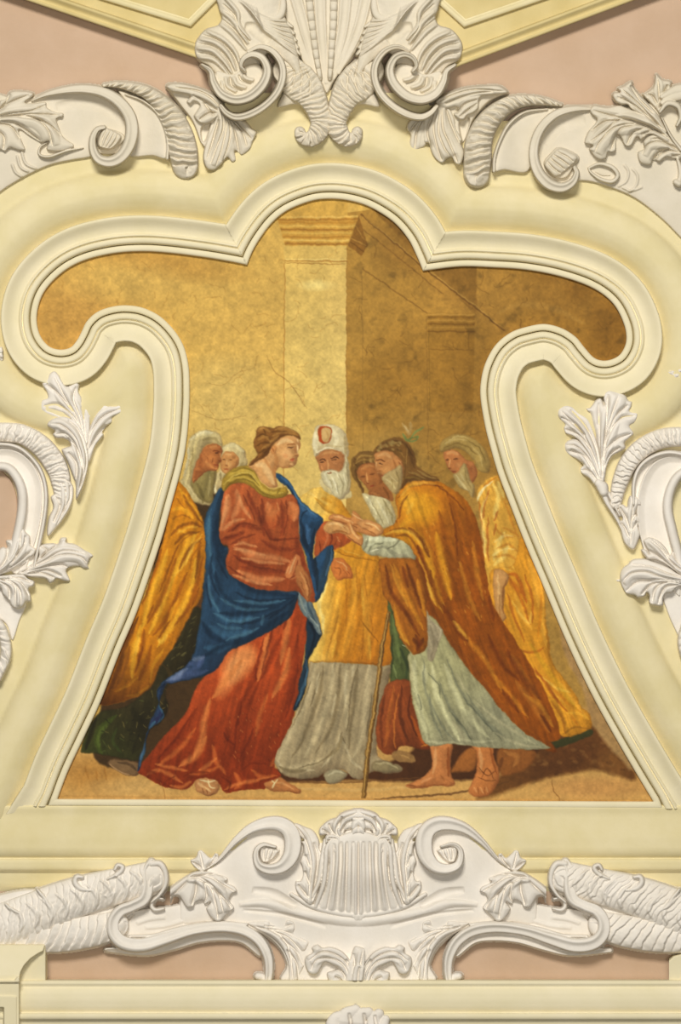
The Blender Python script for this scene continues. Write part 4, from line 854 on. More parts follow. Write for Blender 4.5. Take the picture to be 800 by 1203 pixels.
# ---- the painted plane
GAIN = 1.0
fres = empty('fresco_painting', 415, 942, 1)
tag(fres, 'old fresco of robed figures joining hands before painted columns, inside the lobed frame', 'fresco')
PX, PY = np.meshgrid(px_x, px_y)
VP = P3(PX, PY, 1.0).reshape(-1, 3)
PIG = np.concatenate([lin(CAN) * GAIN, np.ones((NY, NX, 1))], -1).reshape(-1, 4).astype(np.float32)
inz = sdf_poly(PX[::2, ::2], PY[::2, ::2], RIM[::3])
inz = np.repeat(np.repeat(inz, 2, 0), 2, 1)[:NY, :NX] < 3
cello = OWN[:-1, :-1]
IDX = np.arange(NY * NX).reshape(NY, NX)
def painted(name, mask, parent, label=None):
    k = mask & inz[:-1, :-1] & inz[1:, 1:] & inz[1:, :-1] & inz[:-1, 1:]
    if k.sum() < 6: return None
    F = grid_faces(k, IDX)
    V, F, u = compact(VP, F)
    o = mesh_obj(name, V, F, M_FRESCO, parent)
    a = o.data.color_attributes.new('pigment', 'FLOAT_COLOR', 'POINT')
    a.data.foreach_set('color', PIG[u].ravel())
    if label: o['label'] = label
    return o
painted('painted_wall', cello == 0, fres)
for i, (nm, par, lab) in enumerate(OWNERS):
    if nm in ('painted_column', 'painted_ground'): painted(nm, cello == i, fres, lab)
for i, (nm, par, lab) in enumerate(OWNERS):
    if par is None and i > 0:
        subs = [j for j, o in enumerate(OWNERS) if o[1] == i]
        if not subs or not any((cello == j).any() for j in subs): continue
        if nm in ('painted_staff', 'painted_hands'):
            painted(nm, np.isin(cello, subs), fres, lab); continue
        e = empty(nm, 0, 0, 0); e.parent = fres; e.location = (0, 0, 0); e['label'] = lab
        names = []
        for j in subs:
            if OWNERS[j][0] not in names: names.append(OWNERS[j][0])
        for n_ in names:
            js = [j for j in subs if OWNERS[j][0] == n_]
            groups = [[j] for j in js] if n_ in ('hand', 'foot', 'leg', 'shoe') else [js]
            for g in groups: painted(n_, np.isin(cello, g), e)
# ---------------------------------------------------------------- modelled stucco
MIRX = None
_pts_plain = pts_
def pts_(a):
    p = _pts_plain(a)
    if MIRX is not None: p[:, 0] = 2 * MIRX - p[:, 0]
    return p
RQ = 1.45
FLOOR = -6.0
def X_shape(D): return D.shape
class Relief:
    """a piece of stucco modelled in the round: heights out from the wall, laid on with strokes"""
    def __init__(s, x0, y0, x1, y1):
        s.xs = np.arange(x0, x1, 1 / RQ); s.ys = np.arange(y0, y1, 1 / RQ)
        s.X, s.Y = np.meshgrid(s.xs, s.ys); s.H = np.full(s.X.shape, FLOOR)
    def win(s, q, pad):
        i0 = max(0, np.searchsorted(s.xs, q[:, 0].min() - pad)); i1 = np.searchsorted(s.xs, q[:, 0].max() + pad)
        j0 = max(0, np.searchsorted(s.ys, q[:, 1].min() - pad)); j1 = np.searchsorted(s.ys, q[:, 1].max() + pad)
        return (slice(j0, j1), slice(i0, i1))
    def field(s, q, W):
        sl = s.win(q, W.max() / 2 + 1)
        X, Y = s.X[sl], s.Y[sl]
        D = np.full(X.shape, 1e9); T = np.zeros(X.shape); SG = np.zeros(X.shape)
        L = np.concatenate([[0], np.cumsum(np.hypot(*np.diff(q, axis=0).T))]); tot = L[-1] + 1e-9
        R = W.max() / 2 + 1
        if X.size == 0: return sl, D, T, SG, tot
        for i in range(len(q) - 1):
            (ax, ay), (bx, by) = q[i], q[i + 1]
            i0 = np.searchsorted(X[0], min(ax, bx) - R); i1 = np.searchsorted(X[0], max(ax, bx) + R)
            j0 = np.searchsorted(Y[:, 0], min(ay, by) - R); j1 = np.searchsorted(Y[:, 0], max(ay, by) + R)
            if i1 <= i0 or j1 <= j0: continue
            w = (slice(j0, j1), slice(i0, i1))
            x, y = X[w], Y[w]; ex, ey = bx - ax, by - ay; l2 = ex * ex + ey * ey + 1e-9
            t = np.clip(((x - ax) * ex + (y - ay) * ey) / l2, 0, 1)
            dx, dy = x - ax - ex * t, y - ay - ey * t
            d = np.hypot(dx, dy)
            m = d < D[w]
            D[w] = np.where(m, d, D[w]); T[w] = np.where(m, (L[i] + (L[i + 1] - L[i]) * t) / tot, T[w])
            SG[w] = np.where(m, np.sign(ex * dy - ey * dx), SG[w])
        return sl, D, T, SG, tot
    def prep(s, p, w, n=6):
        q = pts_(p); m = len(q); q = spline(q, n) if m > 2 else spline(q, 8)
        w = np.atleast_1d(np.asarray(w, float)) / VIEW[2]
        return q, w
    def tube(s, w, z, a, *p, prof='round', ribs=0, ra=0, skew=0, rexp=1.0, edge=1.6, flip=1, jit=0, saw=False):
        """stroke of modelled plaster: widths w, base heights z, crown a"""
        q, w = s.prep(p, w)
        z = np.atleast_1d(np.asarray(z, float)); a = np.atleast_1d(np.asarray(a, float))
        sl, D, T, SG, tot = s.field(q, w)
        if D.size == 0: return
        f = lambda v: np.interp(T, np.linspace(0, 1, len(v)), v) if len(v) > 1 else np.full(T.shape, v[0])
        hw = f(w) / 2; u = D / np.maximum(hw, .3); us = u * SG * flip
        au = np.clip(u, 0, 1)
        if prof == 'round': h = np.sqrt(1 - au ** 2)
        elif prof == 'soft': h = (1 - au ** 2) ** 1.0
        elif prof == 'flat': h = np.clip((1 - au) * hw / 2.2, 0, 1) ** .5
        elif prof == 'channel': h = .45 + .55 * np.clip((au - .35) / .35, 0, 1) ** 1.5 * np.clip((1 - au) / .12, 0, 1) ** .5
        elif prof == 'ramp': h = np.clip((us + 1) / 2, 0, 1)
        elif prof == 'cove': h = np.clip((us + 1) / 2, 0, 1) ** 2
        elif prof == 'lip': h = .55 * np.clip((1 - au) * hw / 2, 0, 1) ** .5 + .45 * np.exp(-((us - .45) / .35) ** 2)
        hh = f(z) + f(a) * h
        if ribs:
            ph = T * ribs + skew * us + .25 * skew * us * us
            if jit: ph = ph + jit * vnoise(X_shape(D), 14 * RQ, int(ribs * 7 + tot), 3)
            if saw:
                fr = ph - np.floor(ph); r = np.clip(fr / .14, 0, 1) * (1 - fr) ** .75 + .1
                r = r * (.75 + .5 * np.abs(np.sin(1.7 * np.floor(ph) + 1)))
            else: r = np.abs(np.sin(np.pi * ph)) ** rexp
            hh = hh + ra * (r - .6) * np.clip((1 - au) * 4, 0, 1)
        e = np.clip((hw - D) / edge + .5, 0, 1)
        hh = np.where(u <= 1 + .5 * edge / np.maximum(hw, .3), FLOOR + (hh - FLOOR) * e, FLOOR)
        s.H[sl] = np.maximum(s.H[sl], hh)
    def poly(s, p, z, puff=0, bev=6, edge=1.6, slope=None):
        q = spline(pts_(p), 5, True)
        sl = s.win(q, 2); X, Y = s.X[sl], s.Y[sl]
        if X.size == 0: return
        d = -sdf_poly(X, Y, q)
        h = z + puff * np.sqrt(np.clip(1 - (1 - np.clip(d / bev, 0, 1)) ** 2, 0, 1))
        if slope is not None:
            c = pts_(slope[:2])[0]; e = pts_(slope[2:4])[0] - c
            k = np.clip(((X - c[0]) * e[0] + (Y - c[1]) * e[1]) / (e @ e), 0, 1); h = h + slope[4] * k * k * (3 - 2 * k)
        e = np.clip(d / edge + .5, 0, 1)
        s.H[sl] = np.maximum(s.H[sl], FLOOR + (h - FLOOR) * e)
    def add(s, w, a, *p, hard=1.0):
        """raise (a > 0) or carve (a < 0) along a line on what is already there"""
        q, w = s.prep(p, w)
        sl, D, T, SG, tot = s.field(q, w)
        if D.size == 0: return
        hw = (np.interp(T, np.linspace(0, 1, len(w)), w) if len(w) > 1 else w[0]) / 2
        b = np.clip(1 - (D / hw) ** 2, 0, 1) ** hard * np.sqrt(np.clip(1 - (2 * T - 1) ** 6, 0, 1))
        h = s.H[sl]
        s.H[sl] = np.where(h > 1, np.maximum(h + a * b, 1.2), h)
    def hole(s, p, depth):
        q = spline(pts_(p), 5, True); sl = s.win(q, 2)
        d = -sdf_poly(s.X[sl], s.Y[sl], q)
        e = np.clip(d / 1.6 + .5, 0, 1)
        s.H[sl] = s.H[sl] * (1 - e) + depth * e
    def rough(s, amp, cell, seed):
        n = vnoise(s.H.shape, cell * RQ, seed, 3)
        s.H = np.where(s.H > 1, s.H + amp * n, s.H)
    def emit(s, name, mat, parent, blur=1):
        H = s.H
        for _ in range(blur):
            K = np.pad(H, 1, mode='edge')
            H = (K[:-2, 1:-1] + K[2:, 1:-1] + K[1:-1, :-2] + K[1:-1, 2:] + 4 * H) / 8
        top = np.maximum.reduce([H[:-1, :-1], H[1:, :-1], H[:-1, 1:], H[1:, 1:]])
        keep = top > FLOOR + .8
        if keep.sum() < 4: return None
        V = P3(s.X, s.Y, np.maximum(H, FLOOR)).reshape(-1, 3)
        F = grid_faces(keep, np.arange(H.size).reshape(H.shape))
        V, F, _ = compact(V, F)
        return mesh_obj(name, V, F, mat, parent)
    # ---- acanthus
    def frond(s, outline, veins, z=10, puff=6, bev=7, axis=(90, 6), groove=5.2, slope=None):
        """acanthus leaf: scalloped outline, swelling along its axis, flutes fanning from the stem"""
        s.poly(outline, z, puff, bev, slope=slope)
        if axis: s.add([axis[0] * .5, axis[0], axis[0] * .8], axis[1], *veins[0], hard=.8)
        for v in veins:
            v = xy(v)
            s.add([26, 40, 34], -groove * .55, *v); s.add([7, 12, 10, 6], -groove, *v)
    def lobe(s, p0, c, tip, w, z0, z1, zt):
        s.tube([w * .35, w * .8, w, w * .95, w * .6], [z0, (z0 + z1) / 2, z1, (z1 + zt) / 2, zt], [2, 3.5, 5, 5, 4], p0, c, tip, prof='round')
    def leaf(s, spine, left, right, z=(8, 16, 12), wide=1.15, rib=True, curl=3):
        """acanthus leaf: a spine and the places of its lobe tips on either side, base to point"""
        sp = xy(spine); q = spline(sp, 10); n = len(q)
        L = np.concatenate([[0], np.cumsum(np.hypot(*np.diff(q, axis=0).T))]); L /= L[-1]
        def on(t): return np.array([np.interp(t, L, q[:, 0]), np.interp(t, L, q[:, 1])])
        def zz(t): return float(np.interp(t, [0, .5, 1], z))
        done = []
        for side, tips in ((0, left), (1, right)):
            tips = xy(tips) if len(tips) else np.zeros((0, 2))
            m = len(tips)
            for i, tip in enumerate(tips):
                # the nearest place of the spine, then back towards the base
                tn = L[np.argmin(np.hypot(q[:, 0] - tip[0], q[:, 1] - tip[1]))]
                t0 = max(0, tn - .30 - .05 * (i == 0)); t1 = max(0.02, tn - .06)
                prev = tips[i - 1] if i > 0 else on(max(0, tn - .4)); nxt = tips[i + 1] if i < m - 1 else q[-1]
                w = .5 * (np.hypot(*(tip - prev)) + np.hypot(*(nxt - tip))) * wide * .75
                ln = np.hypot(*(tip - on(tn)))
                w = min(max(w, ln * .35), ln * 1.1 + 6)
                p0, c1 = on(t0), on(t1)
                c = c1 * .55 + tip * .45
                done.append((tn, p0, c, tip, w))
        for tn, p0, c, tip, w in sorted(done, key=lambda v: -v[0]):
            z1 = zz(tn)
            pts = [p0, c, c * .3 + tip * .7, tip]
            s.tube([w * .3, w * .75, w, w * .9], [z1 - 3, z1 + 1, z1 + curl, z1 - 1], [2, 4, 5, 4], *np.array(pts), prof='round')
            dirv = tip - c; dirv = dirv / (np.hypot(*dirv) + 1e-9); pr = np.array([-dirv[1], dirv[0]])
            for sg in (-1, 1):       # the small teeth of a lobe
                e = tip - dirv * w * .28 + pr * sg * w * .42
                s.tube([w * .34, w * .4, w * .3], [z1, z1 + curl * .7, z1 - 1.5], [2, 3, 2.5], c * .55 + tip * .45, tip * .75 + c * .25 + pr * sg * w * .2, e, prof='round')
            s.add(w * .16, -1.8, p0 * .4 + c * .6, c * .4 + tip * .6, tip * .92 + c * .08)
        W = np.mean([v[4] for v in done]) if done else 20
        s.tube([W * .5, W * .7, W * .6, W * .45], [z[0], z[1] - 1, z[1] + 1, z[2]], [3, 4, 5, 5], *sp, prof='round')
        if rib:
            s.add(W * .2, -2.2, *sp); 
        return s
def ornament(name, x, y, label, group=None):
    return tag(empty(name, x, y, 0), label, 'stucco ornament', group)
# ---------------------------------------------------------------- cartouche over the frame
def top_cartouche():
    global MIRX
    t = ornament('stucco_cartouche', 386, 150, 'large white stucco shell cartouche with two volutes crowning the top of the frame')
    # fan of the shell
    view(220, 0, 4.444); MIRX = None
    r = Relief(325, -14, 450, 112)
    r.poly('470 -60 1010 -60 960 120 860 300 770 420 728 490 690 420 600 320 545 180 500 60', 6, 3, 10)
    for a in ((560, -40, 615, 160, 680, 400), (690, -40, 700, 160, 725, 430), (830, -40, 810, 160, 750, 410), (940, -40, 890, 160, 790, 380)):
        r.tube([74, 62, 26], 7, [5, 5, 3], *a, prof='flat')
        r.add(40, -2.5, *a)
    r.emit('shell_fan', M_WARM, t)
    for a in ((632, -40, 650, 120, 672, 280, 694, 410), (766, -40, 762, 120, 752, 280, 744, 410)):
        r = Relief(350, -14, 400, 100)
        r.tube([46, 44, 40, 30], 10, 6, *a, ribs=9, ra=4, rexp=.6)
        r.emit('beaded_rib', M_WARM, t)
    for mir in (None, 386.0):
        MIRX = mir
        bx = (222, -14, 392, 180) if mir is None else (380, -14, 552, 180)
        # rocaille wing
        r = Relief(*bx)
        r.poly('168 -60 162 40 178 90 160 130 100 150 60 190 38 235 42 290 70 325 110 345 140 380 180 440 260 470 360 400 420 280 520 330 600 420 560 200 500 60 480 -60', 15, 11, 30)
        for c in ((100, 160, 190, 205, 250, 270, 280, 350), (60, 200, 150, 225, 215, 285, 255, 370), (48, 250, 130, 265, 190, 320, 235, 385), (60, 300, 130, 310, 180, 350, 220, 400),
                  (165, 120, 225, 165, 270, 215, 310, 265), (180, 60, 240, 110, 275, 165, 320, 230), (190, -20, 260, 60, 270, 130, 330, 210)):
            r.add([24, 30, 26, 16], 5.5, *c)
        for c in ((75, 180, 170, 215, 235, 280, 270, 355), (52, 225, 140, 245, 205, 300, 245, 378), (52, 275, 130, 288, 185, 335, 228, 392), (170, 92, 230, 140, 275, 190, 310, 245), (185, 20, 250, 85, 270, 150, 325, 220)):
            r.add(11, -4, *c)
        for k in range(7):
            y = 30 + k * 26
            r.add(18, 4, 270 + 14 * k, 0 + 6 * k, 330 + 10 * k, 50 + 16 * k, 430 + 6 * k, 100 + 18 * k, 540 + 6 * k, 110 + 30 * k)
        r.add([50, 80, 60], -5, 300, 140, 350, 150, 430, 220)
        r.rough(.8, 7, 3)
        r.emit('rocaille_wing', M_WARM, t)
        # outer C band
        r = Relief(*bx)
        r.tube([26, 34, 40, 42, 42, 42, 44, 40, 30], [26, 33, 36, 36, 36, 36, 36, 34, 30], 6, 318, 268, 380, 244, 445, 268, 490, 330, 498, 405, 468, 485, 405, 552, 325, 598, 255, 612, 205, 590, 175, 555, prof='lip')
        r.emit('volute_band', M_WARM, t)
        # inner curl with its hollow
        r = Relief(*bx)
        r.poly('150 370 240 385 300 340 370 330 400 380 370 450 300 500 220 510 160 470', 26, 4, 14)
        for c in ((200, 400, 210, 450, 260, 480), (240, 400, 260, 440, 310, 460), (290, 390, 310, 410, 350, 420), (180, 420, 190, 470, 240, 500)): r.add(26, 5, *c)
        for c in ((222, 400, 235, 450, 290, 475), (268, 390, 285, 420, 335, 440)): r.add(12, -5, *c)
        r.tube([20, 34, 44, 50, 52, 54, 54, 50, 44, 38, 32, 20], [28, 33, 38, 41, 42, 43, 44, 45, 45, 43, 40, 36], 7, 78, 340, 122, 372, 138, 430, 178, 492, 250, 522, 330, 502, 395, 440, 418, 368, 392, 305, 342, 284, 296, 304, 280, 345, 300, 372, prof='lip', flip=-1)
        r.emit('volute_curl', M_WARM, t)
        # upper small volute
        r = Relief(*bx)
        r.tube([30, 44, 46, 44, 30], [14, 18, 20, 18, 14], 6, 378, -50, 392, 30, 420, 84, 452, 96, 488, 76, 500, 20, 492, -50, prof='round')
        r.tube(22, 16, 5, 440, -40, 450, 20, 470, 62, 486, 40)
        for k in range(5): r.tube([22, 30, 20], 12, 5, 470 - 4 * k + 20, 112 + 26 * k, 512 + 8 * k, 118 + 30 * k, 548 + 10 * k, 140 + 36 * k)
        r.emit('small_volute', M_WARM, t)
        # twisted foot
        r = Relief(*bx)
        r.poly('500 300 560 300 640 360 690 420 725 500 640 560 560 548 470 560 500 480 520 400', 10, 5, 20)
        r.tube([170, 200, 190, 150, 126, 120, 110, 90, 64], [10, 13, 15, 17, 18, 19, 20, 19, 17], [7, 9, 11, 11, 11, 11, 10, 9, 8], 530, 370, 585, 430, 640, 490, 680, 570, 700, 640, 680, 695, 640, 725, 598, 715, 588, 690, ribs=20, ra=6, skew=.6, jit=.7, saw=True)
        for c in ((545, 320, 560, 400, 540, 480), (575, 320, 600, 400, 590, 480), (610, 350, 640, 420, 640, 500)): r.add(12, -3, *c)
        r.rough(1.0, 6, 5)
        r.emit('rocaille_foot', M_WARM, t)
    MIRX = None
top_cartouche()

def cone(r, base, tip_pts, z, n=4, w=26):
    """fluted core that closes a volute"""
    a, b = xy(base); c, d = xy(tip_pts)
    m1 = (a + c) / 2; m2 = (b + d) / 2; n_ = (c - a)[::-1] * np.array([1, -1]); n_ = n_ / np.hypot(*n_)
    if n_ @ (m1 - m2) < 0: n_ = -n_
    e = .10 * np.hypot(*(c - a))
    r.poly([a, (a + b) / 2 + (a - c) * .08, b, m2 - n_ * e, d, (c + d) / 2 - (a - c) * .1, c, m1 + n_ * e], z, 9, 8)
    for i in range(1, n):
        f = i / n
        p = a * (1 - f) + b * f; q = c * (1 - f) + d * f
        k = (p + q) / 2 + n_ * e * (1 - 2 * f)
        r.add([8, 12, 8], -3.5, *p, *k, *q); r.add(26, -1.2, *p, *k, *q)

def upper_left():
    t = ornament('stucco_scroll', 130, 195, 'white stucco scroll with twisted rope and acanthus at the upper left of the frame')
    view(0, 80, 5)
    r = Relief(-14, 86, 175, 240)
    r.poly('-80 190 100 185 200 165 330 125 500 108 640 130 740 190 800 280 800 400 700 500 560 505 530 525 420 543 300 570 180 622 60 690 0 732 -90 800', 4, 3, 10)
    r.add([60, 90, 60], -3, 330, 230, 520, 200, 690, 280); 
    for c in ((125, 480, 150, 560, 215, 592), (100, 510, 120, 580, 170, 610), (70, 560, 90, 610, 130, 640)): r.add(20, 3.5, *c)
    r.emit('ground_plate', M_WARM, t)
    r = Relief(-14, 86, 175, 240)
    r.tube([16, 30, 44, 54, 60, 66, 72, 78, 80, 76, 70, 62, 54, 42, 28], [8, 12, 15, 17, 19, 21, 23, 25, 26, 27, 28, 27, 26, 24, 20], 6, 185, 190, 280, 152, 400, 128, 500, 124, 600, 142, 688, 190, 752, 265, 775, 350, 760, 445, 712, 520, 645, 552, 580, 535, 548, 480, 545, 415, 570, 362, 612, 348, prof='lip', flip=1)
    r.emit('scroll_band', M_WARM, t)
    r = Relief(-14, 86, 175, 240)
    r.poly('575 350 700 370 735 420 660 480 580 475 565 420', 10, 4, 12)
    cone(r, '610 350 715 400', '575 455 655 475', 15, 5, 34)
    r.emit('volute_core', M_WARM, t)
    r = Relief(-14, 86, 175, 240)
    r.tube([14, 20, 22, 20, 14], [8, 11, 12, 10, 6], 5, 278, 436, 236, 465, 232, 508, 290, 520, 390, 486, 490, 468)
    r.tube([14, 24, 14], 9, 5, 330, 450, 380, 436, 425, 455, 380, 474, 330, 470)
    r.emit('small_volute', M_WARM, t)
    r = Relief(-14, 86, 175, 240)
    r.frond('-80 290 -20 240 0 190 30 180 60 140 110 133 190 143 192 168 150 202 210 203 270 198 278 230 330 258 372 262 370 290 335 300 350 350 372 400 420 440 430 465 370 490 290 490 270 470 288 432 250 442 220 430 170 400 112 362 132 430 150 480 110 486 60 470 30 492 0 480 -80 460', [(-60, 300, 80, 280, 200, 290, 280, 360, 310, 460), (-60, 295, 60, 265, 180, 250, 270, 215), (0, 285, 150, 270, 250, 270, 350, 275), (100, 285, 220, 300, 300, 340, 360, 400), (-40, 320, 60, 340, 120, 420), (0, 310, 100, 330, 200, 400, 240, 430), (-60, 290, 20, 220, 60, 150), (0, 240, 60, 200, 170, 155), (-60, 340, 20, 400, 20, 480)], 10, 7, 9, (130, 5))
    r.emit('acanthus_leaf', M_WARM, t)
    view(100, 80, 3.81)
    r = Relief(98, 86, 318, 220)
    r.poly('150 100 290 160 352 250 366 400 300 394 200 396 180 330 200 250 200 180', 6, 3, 8, slope=(262, 300, 360, 300, 5))
    r.tube([10, 14, 18, 18, 18], [9, 12, 14, 15, 14], 5, 180, 118, 255, 145, 318, 195, 356, 265, 370, 335, 368, 405, prof='round')
    r.emit('outer_fillet', M_WARM, t)
    r = Relief(98, 86, 318, 220)
    r.tube([20, 32, 48, 62, 78, 100, 116, 128, 134, 120], [7, 8, 9, 10, 11, 12, 12, 12, 12, 10], [6, 8, 10, 12, 13, 14, 15, 16, 16, 13], 85, 78, 130, 74, 185, 80, 245, 96, 295, 122, 350, 172, 395, 238, 424, 310, 440, 385, 448, 440, ribs=20, ra=8, skew=.7, jit=.55, saw=True)
    r.rough(.8, 6, 11)
    r.emit('twisted_rope', M_WARM, t)
    r = Relief(98, 86, 318, 220)
    r.poly('365 72 470 78 560 108 610 150 660 220 640 330 560 360 520 340 480 240 420 160', 8, 4, 14)
    r.hole('520 270 560 240 545 310 525 330', 3)
    r.frond('600 138 640 200 690 228 720 238 745 268 768 290 752 330 742 362 702 392 672 372 678 412 656 424 636 402 610 432 580 458 545 452 528 410 535 350 560 290 578 240', [(605, 160, 632, 250, 615, 350, 585, 440), (605, 170, 620, 260, 590, 350, 560, 430), (615, 180, 648, 260, 645, 330, 615, 420), (620, 180, 662, 260, 680, 330, 690, 385), (630, 200, 690, 260, 745, 320), (598, 230, 576, 310, 545, 410), (640, 215, 700, 280, 725, 350)], 12, 7, 8, (90, 7))
    r.frond('362 82 400 66 470 76 540 100 590 130 614 160 602 205 576 235 540 252 505 242 486 215 500 190 512 165 490 150 470 165 453 150 468 125 420 112 390 108', [(600, 170, 560, 130, 500, 100, 400, 85), (595, 190, 550, 160, 520, 140, 480, 120), (590, 200, 560, 200, 530, 215, 510, 232), (580, 215, 550, 180, 530, 150)], 15, 9, 9, (70, 5))
    r.emit('acanthus_leaf', M_WARM, t)
upper_left()

def upper_right():
    t = ornament('stucco_scroll', 650, 220, 'white stucco scroll with twisted rope and acanthus at the upper right of the frame')
    view(620, 80, 4.444)
    r = Relief(610, 84, 816, 290)
    r.poly('10 420 20 300 90 222 200 196 340 195 520 200 800 150 900 150 900 980 800 890 700 790 560 682 420 622 280 590 140 630 60 560', 4, 3, 10)
    r.add([60, 90, 60], -3, 90, 400, 160, 300, 300, 270)
    for c in ((500, 500, 525, 540, 515, 590, 470, 620), (540, 520, 572, 560, 565, 615, 520, 650), (490, 620, 540, 640, 600, 620)): r.add(16, 2.5, *c)
    r.emit('ground_plate', M_WARM, t)
    r = Relief(610, 84, 816, 290)
    r.tube([20, 34, 44, 50, 52, 54, 56, 60, 62, 56, 44, 26], [8, 12, 16, 18, 20, 22, 24, 26, 27, 26, 24, 20], 6, 340, 212, 240, 214, 150, 240, 82, 298, 42, 376, 32, 465, 58, 548, 112, 606, 178, 624, 232, 598, 255, 552, 246, 520, prof='lip', flip=-1)
    r.emit('scroll_band', M_WARM, t)
    r = Relief(610, 84, 816, 290)
    r.poly('80 500 120 440 170 410 270 460 240 520 200 575 130 570', 12, 4, 12)
    cone(r, '85 505 165 418', '150 570 262 470', 16, 5, 36)
    r.emit('volute_core', M_WARM, t)
    r = Relief(610, 84, 816, 290)
    r.tube([20, 26, 28, 28, 24, 18], [6, 9, 11, 10, 8, 6], 6, 318, 522, 375, 500, 440, 518, 470, 560, 440, 592, 380, 580, 330, 545, 318, 522)
    r.tube([10, 20, 12], 6, 3, 350, 540, 390, 556, 430, 560)
    r.emit('small_volute', M_WARM, t)
    r = Relief(610, 84, 816, 290)
    r.frond('322 215 345 193 380 198 420 203 480 193 520 208 600 238 660 268 720 330 765 392 740 402 650 350 612 362 590 378 570 362 546 402 520 412 498 396 488 370 470 350 462 390 462 430 440 442 420 442 410 472 380 482 350 467 330 442 318 422 338 405 298 396 298 370 315 330 350 290 358 265 330 240', [(740, 370, 640, 310, 540, 290, 450, 310, 380, 380, 350, 440), (720, 350, 600, 290, 480, 270, 400, 330, 325, 385), (700, 340, 560, 280, 430, 245, 340, 220), (560, 300, 480, 320, 432, 430), (620, 310, 550, 335, 518, 400), (660, 320, 590, 345), (480, 272, 400, 280, 330, 330)], 13, 7, 9, (120, 6))
    r.frond('442 150 450 128 480 125 468 105 500 93 540 68 552 100 575 130 640 195 690 255 730 340 660 290 600 250 540 215 520 192 490 192 460 177', [(700, 320, 620, 230, 550, 160, 490, 110), (680, 300, 590, 220, 520, 170, 465, 150), (660, 240, 580, 160, 535, 90)], 15, 7, 9, (70, 4))
    r.emit('acanthus_leaf', M_WARM, t)
    r = Relief(610, 84, 816, 290)
    r.frond('600 140 620 128 658 92 668 30 700 58 748 70 742 108 712 142 695 200 690 240 655 200', [(690, 210, 685, 130, 678, 50), (678, 190, 650, 145, 620, 135), (695, 190, 712, 130, 730, 85)], 9, 6, 8, (60, 3))
    r.tube([20, 34, 36, 30, 22], [16, 18, 18, 16, 14], 7, 690, 230, 730, 185, 785, 200, 800, 255, 780, 300)
    r.tube([30, 60, 60], 12, 6, 700, 180, 760, 150, 860, 130); r.tube([30, 60, 60], 12, 6, 700, 150, 780, 115, 860, 110)
    r.tube([14, 20, 24], 16, 6, 700, 260, 750, 360, 820, 450)
    r.emit('acanthus_leaf', M_WARM, t)
    r = Relief(610, 84, 816, 290)
    r.frond('880 470 800 420 760 385 720 365 680 343 640 348 603 380 605 420 573 440 578 482 600 503 640 507 660 482 690 492 720 467 760 473 800 480 880 520', [(860, 470, 780, 425, 700, 385, 630, 395, 595, 450), (800, 440, 700, 430, 645, 490), (780, 420, 700, 370, 640, 368), (740, 420, 690, 450, 660, 475), (800, 450, 750, 460)], 12, 7, 9, (90, 5))
    r.tube([20, 36, 30], 10, 6, 780, 470, 800, 540, 790, 600); r.tube([40, 44], 10, 10, 775, 596, 790, 604)
    r.emit('acanthus_leaf', M_WARM, t)
    view(470, 80, 3.81)
    r = Relief(472, 86, 690, 230)
    r.poly('690 180 545 204 472 280 428 390 424 462 470 458 570 466 610 360 640 262', 6, 3, 8, slope=(540, 400, 440, 400, 5))
    r.tube([10, 14, 18, 18, 18], [9, 12, 14, 15, 14], 5, 660, 184, 560, 198, 490, 250, 448, 325, 424, 400, 420, 462)
    r.emit('outer_fillet', M_WARM, t)
    r = Relief(472, 86, 690, 230)
    r.tube([18, 38, 52, 72, 88, 108, 122, 128, 120], [7, 8, 9, 11, 12, 12, 12, 12, 10], [6, 8, 10, 12, 14, 15, 16, 16, 13], 720, 166, 650, 150, 570, 144, 490, 160, 430, 202, 380, 262, 352, 335, 346, 415, 342, 480, ribs=20, ra=8, skew=-.7, jit=.55, saw=True)
    r.rough(.8, 6, 12)
    r.emit('twisted_rope', M_WARM, t)
    r = Relief(472, 86, 690, 230)
    r.poly('180 140 280 88 420 78 480 112 400 150 330 230 300 300 270 340 200 320 130 240', 8, 4, 14)
    r.hole('265 240 310 225 300 290 280 330', 3)
    r.frond('92 212 42 233 28 270 45 300 38 340 60 372 92 362 118 342 132 280 122 218', [(104, 220, 76, 280, 65, 360), (98, 220, 60, 258, 40, 290)], 9, 5, 7, (50, 3))
    r.frond('110 215 160 168 210 168 242 220 252 270 278 320 272 336 288 380 272 432 246 428 230 402 210 408 190 428 160 412 140 382 128 340 108 330 104 270', [(180, 180, 172, 280, 195, 350, 228, 400), (168, 180, 150, 260, 160, 330, 186, 415), (188, 180, 192, 270, 222, 340, 258, 425), (150, 200, 122, 280, 140, 360), (205, 180, 232, 260, 265, 335)], 13, 7, 8, (90, 6))
    r.frond('155 150 190 123 240 103 300 86 400 76 450 80 484 110 440 119 400 121 366 129 353 150 351 180 331 201 300 214 285 234 255 227 238 205 258 190 250 175 215 182 180 177', [(170, 150, 250, 115, 340, 95, 470, 103), (200, 160, 270, 130, 350, 110, 420, 104), (250, 205, 290, 160, 345, 140), (265, 218, 310, 182, 345, 158)], 15, 9, 9, (60, 5))
    r.emit('acanthus_leaf', M_WARM, t)
upper_right()
